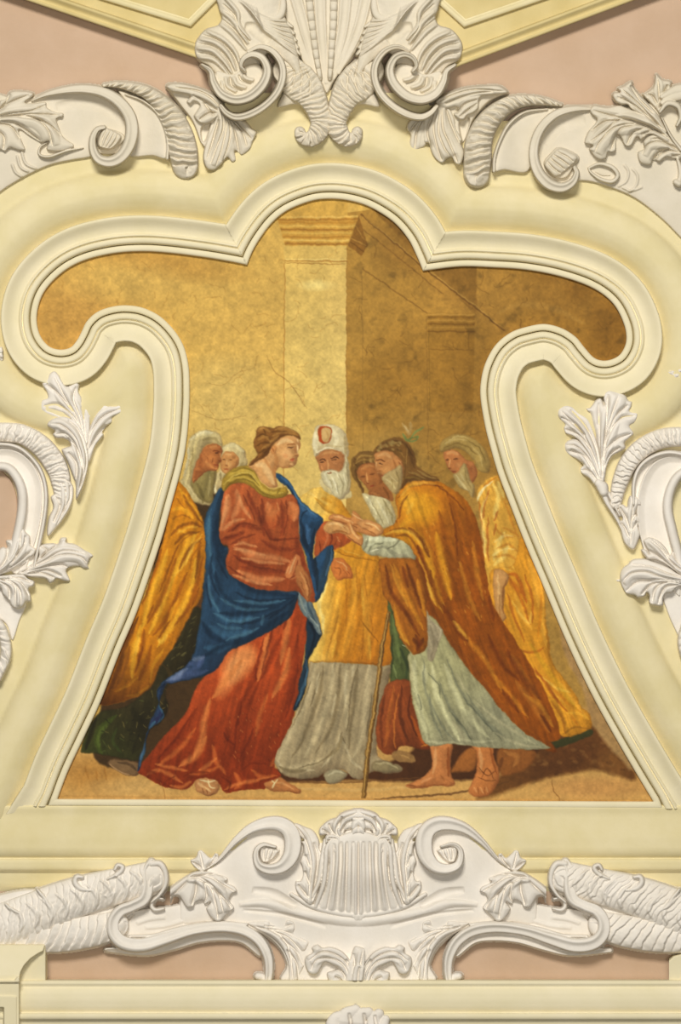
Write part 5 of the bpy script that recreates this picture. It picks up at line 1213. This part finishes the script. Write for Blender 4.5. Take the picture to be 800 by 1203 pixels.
# ---------------------------------------------------------------- scrolls at the two sides
def side_left():
    t = ornament('stucco_scroll', 40, 720, 'white stucco shell scroll with three spread acanthus leaves at the left edge')
    view(0, 430, 5)
    o = Relief(-14, 540, 24, 700); o.poly('-80 620 40 640 95 740 105 880 80 1050 20 1200 -80 1300', 3, 1, 5); o.emit('pink_ground', M_PINK, t)
    r = Relief(-14, 488, 92, 640)
    r.tube([110, 118, 120, 128, 132, 120, 80], [8, 9, 10, 10, 10, 9, 7], [8, 9, 10, 10, 9, 8, 6], -60, 388, 60, 392, 138, 404, 230, 460, 304, 545, 352, 650, 362, 780, ribs=26, ra=4.5, skew=.4, jit=1.2, saw=True)
    r.rough(1.6, 6, 31)
    r.emit('shell_rim', M_WHITE, t)
    r = Relief(-14, 510, 80, 700)
    r.poly('-80 470 60 470 150 510 225 590 268 690 275 800 255 960 200 1200 60 1200 110 960 130 800 100 670 40 600 -80 590', 6, 2, 6)
    r.tube([22, 26, 26, 26, 26, 26, 24, 20], 14, 7, -60, 458, 60, 465, 140, 500, 218, 582, 260, 680, 270, 800, 248, 960, 200, 1180)
    r.tube([80, 90, 84, 84, 80, 70], 6, 8, -60, 530, 60, 530, 150, 590, 200, 690, 206, 810, 186, 960, 120, 1180, prof='cove', flip=-1)
    r.tube([50, 58, 60, 60, 56, 50], 14, 9, -60, 590, 40, 596, 100, 660, 130, 745, 130, 850, 108, 970, 60, 1160)
    r.emit('scroll_band', M_WHITE, t)
    r = Relief(-14, 428, 156, 620)
    r.frond('300 302 240 268 230 235 245 198 277 185 270 150 250 120 246 95 275 75 290 45 320 28 346 50 362 80 390 116 420 105 446 90 468 110 463 150 482 185 490 230 522 252 532 300 525 420 500 480 440 410 400 330', [(495, 460, 455, 310, 385, 190, 320, 60), (490, 450, 440, 310, 345, 230, 255, 235), (500, 450, 470, 300, 432, 200, 445, 120), (480, 430, 410, 310, 330, 270, 265, 250), (505, 450, 496, 340, 482, 240), (430, 270, 340, 160, 270, 105)], 10, 7, 9, (110, 6))
    r.emit('acanthus_leaf', M_WHITE, t)
    r = Relief(-14, 428, 156, 620)
    r.frond('520 252 545 213 580 188 620 193 642 225 680 232 710 220 728 245 716 276 690 290 664 302 660 332 630 352 604 386 610 406 590 432 560 472 530 560 500 560 490 430 500 330', [(508, 500, 540, 380, 605, 295, 710, 248), (508, 480, 522, 360, 565, 270, 610, 205), (514, 510, 560, 420, 625, 345), (516, 400, 545, 300, 560, 230)], 9, 6, 8, (80, 4))
    r.emit('acanthus_leaf', M_WHITE, t)
    r = Relief(-14, 428, 156, 640)
    r.frond('278 352 284 325 320 303 370 293 420 308 462 340 492 400 517 480 522 560 507 640 482 720 448 785 446 700 426 640 400 570 370 512 364 490 390 478 415 470 405 440 370 425 330 422 310 402 320 380', [(455, 760, 486, 640, 482, 540, 440, 420, 360, 345, 295, 340), (468, 720, 504, 600, 502, 500, 460, 380, 400, 318), (444, 690, 450, 580, 400, 505), (474, 560, 440, 460, 385, 395, 325, 402), (480, 600, 460, 500, 400, 420)], 15, 8, 9, (80, 6))
    r.emit('acanthus_leaf', M_WHITE, t)
    r = Relief(-14, 540, 100, 640)
    r.frond('298 690 330 668 360 648 400 658 422 690 432 720 427 790 400 860 340 940 280 1000 285 900 312 830 298 770 328 740', [(330, 940, 382, 820, 384, 720, 355, 665), (315, 920, 352, 820, 330, 760), (370, 860, 410, 780, 412, 700)], 9, 6, 8, (60, 4))
    r.emit('acanthus_leaf', M_WHITE, t)
    view(0, 600, 6.015)
    r = Relief(-14, 690, 36, 790); r.poly('-80 520 100 560 190 640 140 780 88 920 40 800 -80 700', 3, 2, 6); r.emit('ground_plate', M_WHITE, t)
    r = Relief(-14, 620, 116, 720)
    r.frond('120 440 230 370 272 320 266 260 300 238 370 230 408 232 430 193 472 193 472 223 540 238 600 273 640 293 664 320 637 345 627 385 634 412 590 412 560 397 492 402 472 430 499 490 470 502 400 482 380 502 350 514 320 482 250 472 160 458', [(140, 440, 300, 370, 430, 310, 560, 320, 630, 390), (150, 436, 320, 345, 450, 280, 600, 300), (150, 442, 300, 400, 420, 380, 480, 400), (180, 444, 300, 440, 385, 475), (200, 440, 330, 420, 440, 465), (160, 430, 280, 340, 390, 250, 450, 205), (290, 340, 330, 280, 290, 250)], 14, 8, 11, (120, 6))
    r.emit('acanthus_leaf', M_WHITE, t)
    r = Relief(-14, 612, 60, 720)
    r.frond('-80 400 -20 288 20 255 50 262 43 210 90 203 120 188 122 130 155 108 184 150 214 180 218 240 256 270 244 312 202 342 180 372 100 415 0 455 -80 500', [(-60, 470, 60, 390, 130, 290, 152, 125), (-40, 440, 40, 350, 62, 225), (-20, 450, 120, 370, 230, 275), (0, 445, 130, 390, 212, 325), (60, 350, 100, 270, 112, 200), (110, 320, 170, 240, 180, 175)], 14, 8, 11, (110, 5))
    r.emit('acanthus_leaf', M_WHITE, t)
    r = Relief(-14, 660, 60, 730)
    r.frond('-80 465 50 455 160 445 200 478 244 500 238 532 205 552 218 600 218 642 186 648 160 684 120 694 80 674 58 632 18 592 -4 540 -80 520', [(-40, 480, 80, 500, 140, 570, 150, 675), (0, 480, 100, 530, 110, 600, 108, 685), (-20, 492, 60, 540, 70, 625), (20, 475, 140, 500, 205, 600), (60, 465, 160, 480, 228, 512)], 15, 8, 11, (120, 6))
    r.emit('acanthus_leaf', M_WHITE, t)
    r = Relief(-14, 715, 20, 800)
    r.tube([60, 80, 84, 80, 60], 10, 9, -70, 740, 0, 820, 40, 940, 36, 1050, -20, 1190, ribs=10, ra=4, skew=.4, jit=1, saw=True)
    r.emit('shell_rim', M_WHITE, t)
side_left()

def side_right():
    t = ornament('stucco_scroll', 770, 700, 'white stucco shell scroll with fan-shaped acanthus leaves at the right edge')
    view(640, 440, 5)
    r = Relief(710, 496, 816, 620)
    r.tube([70, 96, 110, 118, 118, 114, 110], [7, 9, 10, 10, 10, 10, 10], [7, 9, 10, 10, 10, 10, 9], 415, 760, 440, 640, 492, 520, 575, 432, 680, 378, 800, 365, 900, 380, ribs=26, ra=4.5, skew=-.4, jit=1.2, saw=True)
    r.rough(1.4, 6, 32)
    r.emit('shell_rim', M_WHITE, t)
    r = Relief(735, 520, 816, 720)
    r.poly('515 740 518 620 556 535 640 472 740 446 900 470 900 560 780 590 725 690 715 800 760 980 800 1300 700 1200 600 1050', 6, 2, 6)
    r.tube([24, 26, 28, 28, 26], 14, 7, 522, 760, 524, 640, 556, 548, 630, 486, 740, 458, 880, 490)
    r.tube([90, 100, 110, 110, 100, 80], 5, 9, 640, 1080, 600, 900, 598, 740, 640, 600, 720, 530, 880, 530, prof='cove', flip=-1)
    r.tube([44, 56, 60, 60, 60, 56], 14, 9, 880, 545, 790, 590, 738, 680, 722, 790, 748, 920, 800, 1120)
    r.emit('scroll_band', M_WHITE, t)
    r = Relief(646, 452, 756, 575)
    r.frond('238 200 260 194 275 180 300 148 330 138 350 180 343 140 350 108 380 93 430 103 470 118 492 150 514 160 512 190 502 215 544 223 549 245 532 282 502 302 518 330 522 350 492 377 470 400 472 432 430 458 390 485 362 545 350 630 322 620 318 480 298 380 263 280 264 240', [(338, 610, 345, 430, 380, 280, 435, 120), (335, 600, 325, 460, 320, 300, 315, 165), (345, 570, 360, 450, 420, 380, 512, 345), (342, 500, 370, 370, 440, 260, 535, 240), (330, 550, 310, 400, 280, 290, 262, 215), (350, 550, 382, 470, 445, 425), (350, 420, 362, 280, 372, 115), (380, 330, 420, 240, 490, 175)], 12, 8, 9, (130, 6))
    r.emit('acanthus_leaf', M_WHITE, t)
    r = Relief(646, 452, 756, 575)
    r.frond('72 235 78 203 115 180 162 188 200 223 246 250 272 290 302 380 327 480 345 620 310 600 270 500 230 430 190 382 160 362 120 347 108 312 115 292 83 262', [(325, 600, 280, 460, 205, 320, 95, 215), (325, 560, 295, 420, 235, 300, 150, 205), (270, 440, 195, 350, 120, 320), (240, 360, 160, 285, 95, 250)], 12, 7, 9, (80, 5))
    r.emit('acanthus_leaf', M_WHITE, t)
    r = Relief(646, 452, 756, 595)
    r.frond('345 640 322 640 290 650 258 612 213 582 208 550 224 530 190 502 150 482 118 452 112 410 140 383 192 380 240 430 290 510', [(325, 630, 260, 500, 185, 420, 122, 415), (312, 630, 262, 565, 215, 560), (280, 560, 225, 475, 145, 445)], 10, 7, 9, (80, 5))
    r.emit('acanthus_leaf', M_WHITE, t)
    r = Relief(690, 555, 760, 690)
    r.tube([60, 74, 60], 14, 9, 318, 640, 336, 662, 345, 690); r.tube([40, 30, 24, 16], [12, 10, 9, 8], 6, 340, 690, 370, 760, 430, 860, 500, 1010); r.tube([26, 22, 14], 9, 5, 375, 700, 410, 770, 440, 830)
    r.frond('465 990 440 900 438 868 456 850 446 822 430 790 436 762 462 764 482 778 488 744 500 714 532 712 562 738 568 770 546 792 536 822 556 838 560 870 548 890 562 930 552 970 520 1030', [(505, 1000, 508, 880, 525, 725), (500, 920, 480, 850, 442, 778), (498, 960, 470, 900, 446, 868), (515, 920, 540, 860), (512, 860, 540, 800, 560, 765)], 10, 6, 8, (60, 4))
    r.emit('acanthus_leaf', M_WHITE, t)
    view(700, 600, 6.68)
    r = Relief(770, 680, 816, 800); r.poly('530 640 700 560 800 640 800 1200 700 1100 640 980 560 800', 3, 2, 6); r.emit('ground_plate', M_WHITE, t)
    r = Relief(715, 620, 816, 720)
    r.frond('188 490 210 450 250 420 290 383 380 376 440 393 560 438 660 498 740 520 840 560 840 640 668 592 600 642 550 652 527 690 524 744 460 744 418 728 418 672 400 642 380 672 330 684 300 664 240 654 208 612 194 580 185 545', [(780, 560, 520, 520, 400, 480, 280, 490, 205, 560), (780, 575, 540, 540, 420, 550, 320, 560, 235, 635), (760, 585, 560, 560, 470, 610, 440, 725), (700, 580, 560, 590, 510, 660, 490, 735), (760, 550, 560, 490, 440, 440, 280, 425), (560, 560, 440, 575, 355, 660)], 15, 8, 11, (130, 6))
    r.tube([24, 34, 24], 9, 6, 200, 545, 175, 548, 162, 545)
    r.emit('acanthus_leaf', M_WHITE, t)
    r = Relief(745, 625, 816, 700)
    r.frond('378 260 372 230 420 207 472 223 522 258 562 308 582 345 600 318 640 328 720 400 840 460 840 540 700 525 650 502 560 432 480 392 430 387 400 377 358 322 364 300 400 308 420 338', [(760, 520, 600, 410, 505, 300, 420, 228), (760, 490, 650, 405, 605, 335), (620, 460, 500, 360, 400, 305), (580, 370, 500, 270, 440, 222)], 15, 8, 10, (90, 5))
    r.emit('acanthus_leaf', M_WHITE, t)
    r = Relief(780, 730, 816, 830)
    r.tube([50, 90, 100, 90], 10, 9, 690, 900, 680, 1020, 720, 1160, 820, 1300, ribs=8, ra=2.5)
    r.tube([60, 60], 12, 10, 660, 650, 720, 640)
    r.emit('shell_rim', M_WHITE, t)
side_right()

def scraps():
    view(640, 420, 3.1667)
    t = tag(empty('stucco_leaf', 795, 440, 0), 'small white stucco leaf tip at the right edge above the side scroll', 'stucco leaf')
    r = Relief(782, 424, 816, 452)
    r.leaf('580 50 520 55 470 60', '540 85 490 85 462 62', '560 30 500 35 462 50', (6, 10, 8)); r.emit('leaf_lobe', M_WHITE, t)
    t = tag(empty('stucco_leaf', 0, 418, 0), 'small white stucco leaf tip at the left edge beside the frame lobe', 'stucco leaf')
    view(0, 180, 2.5)
    r = Relief(-14, 404, 8, 428)
    r.leaf('-40 590 -15 590 6 588', '-20 565 2 575', '-20 615 4 605', (6, 9, 6)); r.emit('leaf_lobe', M_WHITE, t)
    view(220, 940, 2)
    t = tag(empty('stucco_shell', 420, 1200, 20), 'small white stucco shell rising from the ledge at the bottom centre', 'stucco shell')
    r = Relief(378, 1180, 466, 1220)
    FL = 28
    for a, w in (((345, 560, 345, 520, 365, 505), 40), ((365, 560, 370, 510, 395, 494), 44), ((400, 560, 405, 510, 425, 500), 44), ((430, 560, 440, 515, 450, 502), 40), ((450, 560, 460, 530, 466, 515), 34)):
        r.tube([w, w, w * .7], [26, 32, 30], 8, *a)
    for a in ((380, 500, 385, 540, 375, 560), (415, 500, 420, 540, 415, 560), (440, 505, 446, 540)): r.add(10, -4, *a)
    r.emit('shell_fan', M_WHITE, t)
scraps()
# ---------------------------------------------------------------- cartouche and scrolls under the frame
def bottom_cartouche():
    global MIRX
    t = ornament('stucco_cartouche', 420, 1150, 'white stucco cartouche with ribbed shell and two volutes under the painted scene')
    for mir in (None, 421.0):
        MIRX = mir
        bx = (200, 940, 428, 1152.4) if mir is None else (414, 940, 642, 1152.4)
        view(240, 940, 4.444)
        r = Relief(*bx)
        r.poly('-120 480 -60 400 60 330 140 230 230 155 330 110 430 115 490 190 560 200 640 180 720 140 830 140 830 990 420 960 430 860 380 760 280 690 130 650 0 640 -120 640', 5, 4, 14)
        r.add([30, 60, 60, 60], 5, 180, 545, 330, 540, 500, 590, 700, 625, 830, 632)
        r.add([40, 60, 50], -4, 250, 470, 360, 490, 480, 560)
        r.add([20, 30, 30], -3, 200, 575, 420, 600, 640, 660)
        r.emit('ground_plate', M_WHITE, t)
        r = Relief(*bx)
        r.tube([14, 24, 34, 46, 60, 74, 84, 92, 94, 84, 66, 52, 38, 28, 18], [8, 10, 12, 14, 16, 18, 20, 22, 23, 24, 24, 23, 22, 20, 18], 7, 30, 345, 80, 305, 155, 220, 235, 155, 312, 126, 388, 124, 442, 156, 462, 215, 452, 290, 408, 345, 346, 362, 290, 344, 270, 300, 276, 256, 312, 232, 372, 244, prof='lip', flip=1)
        r.emit('volute_band', M_WHITE, t)
        r = Relief(*bx)
        r.poly('280 232 380 240 400 270 340 330 300 330 280 290', 8, 4, 12)
        cone(r, '290 236 392 262', '300 320 350 315', 13, 4, 36)
        r.emit('volute_core', M_WHITE, t)
        r = Relief(*bx)
        r.frond('478 118 463 135 498 190 520 208 505 218 515 242 510 282 498 320 508 346 513 390 500 420 478 420 472 450 488 492 540 545 572 535 602 440 612 360 617 290 602 250 602 210 572 158 530 138', [(545, 535, 552, 420, 557, 320, 530, 210, 475, 130), (562, 525, 582, 400, 592, 300, 572, 220), (545, 510, 520, 480, 490, 440), (548, 440, 525, 370), (550, 350, 528, 285), (575, 480, 600, 400)], 13, 7, 8, (60, 5))
        r.emit('acanthus_leaf', M_WHITE, t)
        r = Relief(*bx)
        r.poly('596 572 634 450 650 330 648 230 690 190 840 190 840 612 740 596', 9, 6, 10, slope=(760, 600, 765, 360, 15))
        for w, d, c in ((16, -3.5, (640, 575, 664, 450, 676, 330, 676, 225)), (26, -3.5, (690, 585, 702, 450, 712, 330, 712, 215)), (14, -4, (735, 590, 740, 450, 744, 330, 745, 215)), (24, -3.5, (772, 596, 774, 450, 776, 330, 778, 215)), (14, -4, (806, 600, 806, 450, 806, 330, 806, 215))):
            r.add(w, d, *c)
        for c in ((664, 580, 682, 450, 694, 330, 694, 220), (714, 588, 722, 450, 729, 330, 730, 215), (790, 598, 790, 450, 791, 330, 792, 215)): r.add(18, 2.5, *c)
        r.tube([26, 30, 32, 30, 26], [10, 18, 22, 24, 22], 6, 582, 555, 622, 440, 634, 330, 640, 250, 670, 200)
        r.tube([24, 28, 30, 24], [9, 15, 18, 18], 6, 545, 540, 596, 430, 612, 320, 630, 210)
        r.tube([30, 40, 44, 40], 6, 8, 455, 492, 560, 552, 700, 590, 830, 604)
        r.emit('ribbed_shell', M_WHITE, t)
        r = Relief(*bx)
        r.frond('598 178 600 148 618 128 636 112 660 98 690 88 712 66 760 48 840 46 840 130 800 120 770 150 735 160 728 190 706 208 668 200 640 182 612 186', [(700, 190, 690, 150, 720, 100, 800, 66), (690, 190, 660, 150, 650, 120), (670, 190, 630, 160, 612, 150), (715, 170, 740, 120, 800, 95), (700, 150, 720, 85)], 20, 8, 9, (70, 5))
        r.poly('725 205 735 160 770 140 840 130 840 215 800 225 770 205 750 225', 17, 3, 8)
        r.frond('770 110 800 95 840 92 840 180 815 178 790 170 765 150', [(840, 110, 810, 130, 790, 165), (840, 130, 825, 150)], 25, 7, 8, None)
        r.frond('636 182 680 178 712 196 716 224 700 248 712 276 692 290 672 272 668 238 646 222 634 240 628 215', [(645, 195, 690, 205, 690, 240, 690, 280), (640, 210, 672, 215, 682, 250)], 25, 7, 8, (40, 2))
        r.emit('shell_crest', M_WHITE, t)
        r = Relief(*bx)
        view(120, 980, 4)
        r.frond('400 193 450 173 520 178 580 198 592 215 580 226 622 245 636 270 612 281 600 310 622 345 604 366 580 387 550 414 515 397 493 366 488 346 508 320 480 332 470 312 440 322 430 342 400 348 380 322 360 292 332 292 320 322 290 364 268 346 263 310 290 288 330 243', [(400, 205, 470, 210, 540, 270, 570, 370), (410, 200, 500, 200, 570, 240, 620, 268), (430, 205, 500, 240, 530, 310, 545, 400), (420, 196, 540, 188, 585, 212), (480, 225, 492, 290, 475, 325), (440, 215, 440, 270, 420, 335), (400, 220, 360, 260, 300, 310), (520, 255, 570, 300, 608, 350)], 14, 8, 9, (90, 7))
        r.frond('413 125 440 108 450 78 470 73 490 93 512 110 530 88 548 95 542 130 502 162 470 175 440 162', [(478, 165, 466, 120, 460, 82), (490, 160, 520, 130, 537, 98), (468, 160, 440, 140, 420, 128)], 10, 6, 8, (40, 3))
        r.emit('acanthus_leaf', M_WHITE, t)
        view(240, 940, 4.444)
        r = Relief(*bx)
        r.frond('220 640 330 628 350 645 410 650 430 623 467 633 477 670 472 692 522 715 549 740 532 782 512 802 527 850 512 892 482 950 440 990 440 880 420 800 370 735 300 690', [(270, 660, 370, 690, 440, 770, 465, 950), (330, 670, 430, 690, 535, 742), (350, 680, 440, 720, 515, 800), (400, 720, 480, 790, 518, 862), (310, 655, 400, 665, 462, 648), (430, 780, 480, 850, 492, 930)], 8, 6, 9, (90, 5))
        r.emit('acanthus_leaf', M_WHITE, t)
        r = Relief(*bx)
        r.frond('540 900 522 850 530 815 565 795 560 770 590 752 620 770 660 765 720 788 765 840 790 900 790 990 690 990 650 950 640 900 690 880 660 860 630 850 600 900 570 915', [(775, 980, 765, 890, 710, 820, 620, 790, 545, 840), (770, 980, 740, 880, 680, 830, 590, 830, 555, 890), (750, 980, 730, 910, 690, 880, 650, 895), (735, 980, 715, 940, 680, 920), (780, 960, 780, 890, 740, 830)], 15, 8, 10, (120, 5))
        r.frond('470 990 470 930 500 890 530 910 560 950 600 940 620 990', [(500, 980, 505, 930, 510, 900)], 7, 4, 8, None)
        r.hole('600 900 625 850 645 860 630 900 600 930', 2.5)
        if mir is None:
            r.frond('740 990 745 860 760 830 775 780 790 760 830 770 850 780 880 760 890 800 868 870 870 990', [(810, 980, 812, 880, 830, 780), (800, 980, 790, 900, 780, 800), (830, 980, 850, 880, 872, 790)], 17, 8, 10, (60, 4))
            r.frond('770 960 778 880 800 850 830 870 836 900 815 970', [(800, 960, 805, 900, 812, 870)], 24, 7, 9, None)
        r.emit('leaf_cluster', M_WHITE, t)
    MIRX = None
bottom_cartouche()

def bottom_scroll(mir, label):
    global MIRX
    MIRX = mir
    t = ornament('stucco_scroll', 150 if mir is None else 692, 1110, label)
    bx = (-14, 985, 342, 1152.4) if mir is None else (500, 985, 856, 1152.4)
    view(0, 990, 4.444)
    r = Relief(*bx)
    r.poly('-120 300 0 270 90 250 190 245 300 300 260 360 100 420 -120 480', 5, 6, 12)
    r.poly('-120 420 100 400 330 390 560 320 640 310 640 400 480 430 300 480 100 520 -120 540', 9, 3, 12)
    r.emit('back_shell', M_WHITE, t)
    r = Relief(*bx)
    r.tube([210, 240, 240, 230, 218, 205, 190, 170], [8, 8, 9, 10, 11, 12, 13, 14], [12, 14, 15, 15, 15, 15, 14, 12], -150, 480, 20, 430, 180, 372, 320, 314, 460, 268, 600, 232, 720, 200, 790, 180, ribs=30, ra=3, skew=1.5, jit=.8, saw=True)
    for w, z, a in ((34, 22, (470, 250, 420, 240, 392, 210, 400, 180, 430, 180)), (30, 22, (560, 190, 620, 160, 640, 130, 615, 118, 600, 140)), (26, 20, (250, 310, 215, 270, 195, 245)), (26, 18, (110, 370, 60, 350, 30, 322)), (24, 20, (520, 260, 560, 280, 590, 260))):
        r.tube([w * .5, w, w, w * .7], z, 7, *a)
    for k in range(9):
        x = 60 + k * 78; r.add([10, 26, 30, 14], 2.5, x - 10, 335 - k * 24, x + 40, 375 - k * 24, x + 60, 420 - k * 24, x + 40, 470 - k * 23)
    r.rough(.5, 9, 41)
    r.emit('rocaille_roll', M_WHITE, t)
    r = Relief(*bx)
    r.tube([150, 160, 170, 178, 180, 175, 150], [4, 6, 8, 9, 10, 11, 12], [7, 9, 10, 11, 11, 11, 10], -60, 500, 80, 498, 210, 492, 330, 484, 450, 466, 540, 446, 600, 428, ribs=13, ra=5, skew=.9, jit=.35, saw=True)
    r.rough(.4, 9, 42)
    r.emit('rocaille_roll', M_WHITE, t)
    view(120, 980, 4)
    r = Relief(*bx)
    r.poly('80 400 110 370 200 350 300 340 420 330 520 400 560 425 420 450 280 480 130 490 90 460', 3, 3, 10)
    r.hole('90 420 120 390 150 375 120 410 100 440', 1.5)
    for c in ((200, 440, 300, 430, 400, 400), (160, 420, 220, 400, 300, 390)): r.add(24, 2, *c)
    r.emit('ground_plate', M_WHITE, t)
    r = Relief(*bx)
    r.poly('215 170 250 150 285 165 298 220 275 270 235 290 225 230', 6, 3, 8)
    r.tube([34, 34, 28, 22, 14], [18, 19, 17, 14, 12], 7, 232, 140, 272, 140, 296, 180, 298, 235, 270, 285, 230, 320)
    r.tube([46, 60, 62, 56, 58, 64, 68, 70, 68, 62, 56, 52, 54, 56, 58, 56, 52, 46, 40], [16, 20, 22, 22, 22, 22, 22, 22, 20, 17, 15, 14, 14, 14, 14, 14, 14, 12, 10], 8,
           232, 132, 212, 170, 214, 240, 196, 305, 140, 338, 84, 362, 52, 410, 56, 468, 102, 512, 190, 522, 300, 492, 420, 455, 550, 438, 660, 452, 736, 500, 776, 572, 784, 640, 776, 700, prof='lip', flip=1)
    r.tube([16, 20, 22, 20, 16], 12, 5, 130, 480, 240, 476, 340, 448, 460, 425, 570, 415, 680, 424)
    r.tube([16, 24, 22, 14], 10, 5, 290, 350, 250, 356, 232, 335, 250, 300, 285, 305)
    r.emit('scroll_rim', M_WHITE, t)
    r = Relief(*bx)
    r.tube([20, 40, 48, 48, 44, 44, 40, 30], [3, 4, 5, 5, 4, 4, 4, 3], 8, 20, 545, 110, 548, 220, 548, 340, 520, 450, 490, 560, 480, 660, 494, 740, 560, prof='cove', flip=-1)
    r.tube([40, 44, 30], 6, 8, 732, 668, 750, 672, 770, 690)
    r.emit('soffit', M_WHITE, t)
    MIRX = None
bottom_scroll(None, 'white stucco rocaille scroll with hooked end at the lower left under the frame')
bottom_scroll(421.0, 'white stucco rocaille scroll with hooked end at the lower right under the frame')

# ---- yellow blocks standing on the ledge
def block():
    view(0, 940, 2.667)
    def flat(pts, z, slope=None, edge=1.2):
        q = xy(pts); q = np.stack([q[:, 0] / 6.667, 1090 + q[:, 1] / 6.667], -1)
        d = -sdf_poly(r.X, r.Y, q); h = np.full(r.X.shape, float(z))
        if slope: h = h + slope[2] * np.clip((r.Y - slope[0]) / (slope[1] - slope[0]), 0, 1) ** .6
        e = np.clip(d / edge + .5, 0, 1)
        r.H[:] = np.maximum(r.H, FLOOR + (h - FLOOR) * e)
    r = Relief(-14, 1100, 62, 1230)
    flat('-120 125 362 125 362 420 362 900 -120 900', 20)
    flat('-120 125 358 125 340 185 300 205 240 245 190 300 165 350 156 400 156 900 -120 900', 20, (1109, 1146, 20))
    flat('-120 410 110 412 135 380 158 380 158 430 -120 430', 45)
    flat('-120 380 140 380 130 900 -120 900', 38)
    flat('-120 530 132 532 132 900 -120 900', 42)
    r.H[(r.X < 4.6) & (r.Y > 1184)] = 30
    tag(r.emit('trim_7', M_CREAM, None), kind='structure')
    r = Relief(786, 1110, 830, 1162)
    view(500, 940, 2.667)
    r.poly('776 488 1000 488 1000 600 776 600', 16, 1, 2, edge=1.2)
    tag(r.emit('trim_8', M_CREAM, None), kind='structure')
block()
# ---------------------------------------------------------------- camera, light
cam = bpy.data.cameras.new('camera'); co = bpy.data.objects.new('camera', cam); COL.objects.link(co)
co.location = (0, -DIST, ZC); co.rotation_euler = (math.pi / 2, 0, 0)
cam.sensor_fit = 'VERTICAL'; cam.sensor_height = 36
cam.lens = 36 * DIST / (1203 * U)
scene.camera = co
w = bpy.data.worlds.new('hall'); scene.world = w; w.use_nodes = True
w.node_tree.nodes['Background'].inputs['Color'].default_value = (1, .97, .92, 1)
w.node_tree.nodes['Background'].inputs['Strength'].default_value = .10
def area(name, loc, target, size, power, col):
    l = bpy.data.lights.new(name, 'AREA'); l.shape = 'RECTANGLE'; l.size, l.size_y = size; l.energy = power; l.color = col
    o = bpy.data.objects.new(name, l); COL.objects.link(o); o.location = loc
    from mathutils import Vector
    o.rotation_euler = (Vector(target) - Vector(loc)).to_track_quat('-Z', 'Y').to_euler()
    return o
area('window_light', (-1.2, -11.5, ZC + 6.2), (0, 0, ZC), (3, 2.2), 1420, (1, .97, .91))
area('fill_light', (1.2, -11.5, ZC - .6), (0, 0, ZC), (3, 2.2), 330, (1, .97, .91))  # unseen low fill lamp, added to brighten the lower part of the wall
scene.view_settings.view_transform = 'Standard'; scene.view_settings.look = 'None'
scene.view_settings.gamma = 1; scene.view_settings.use_curve_mapping = False
scene.view_settings.exposure = 0
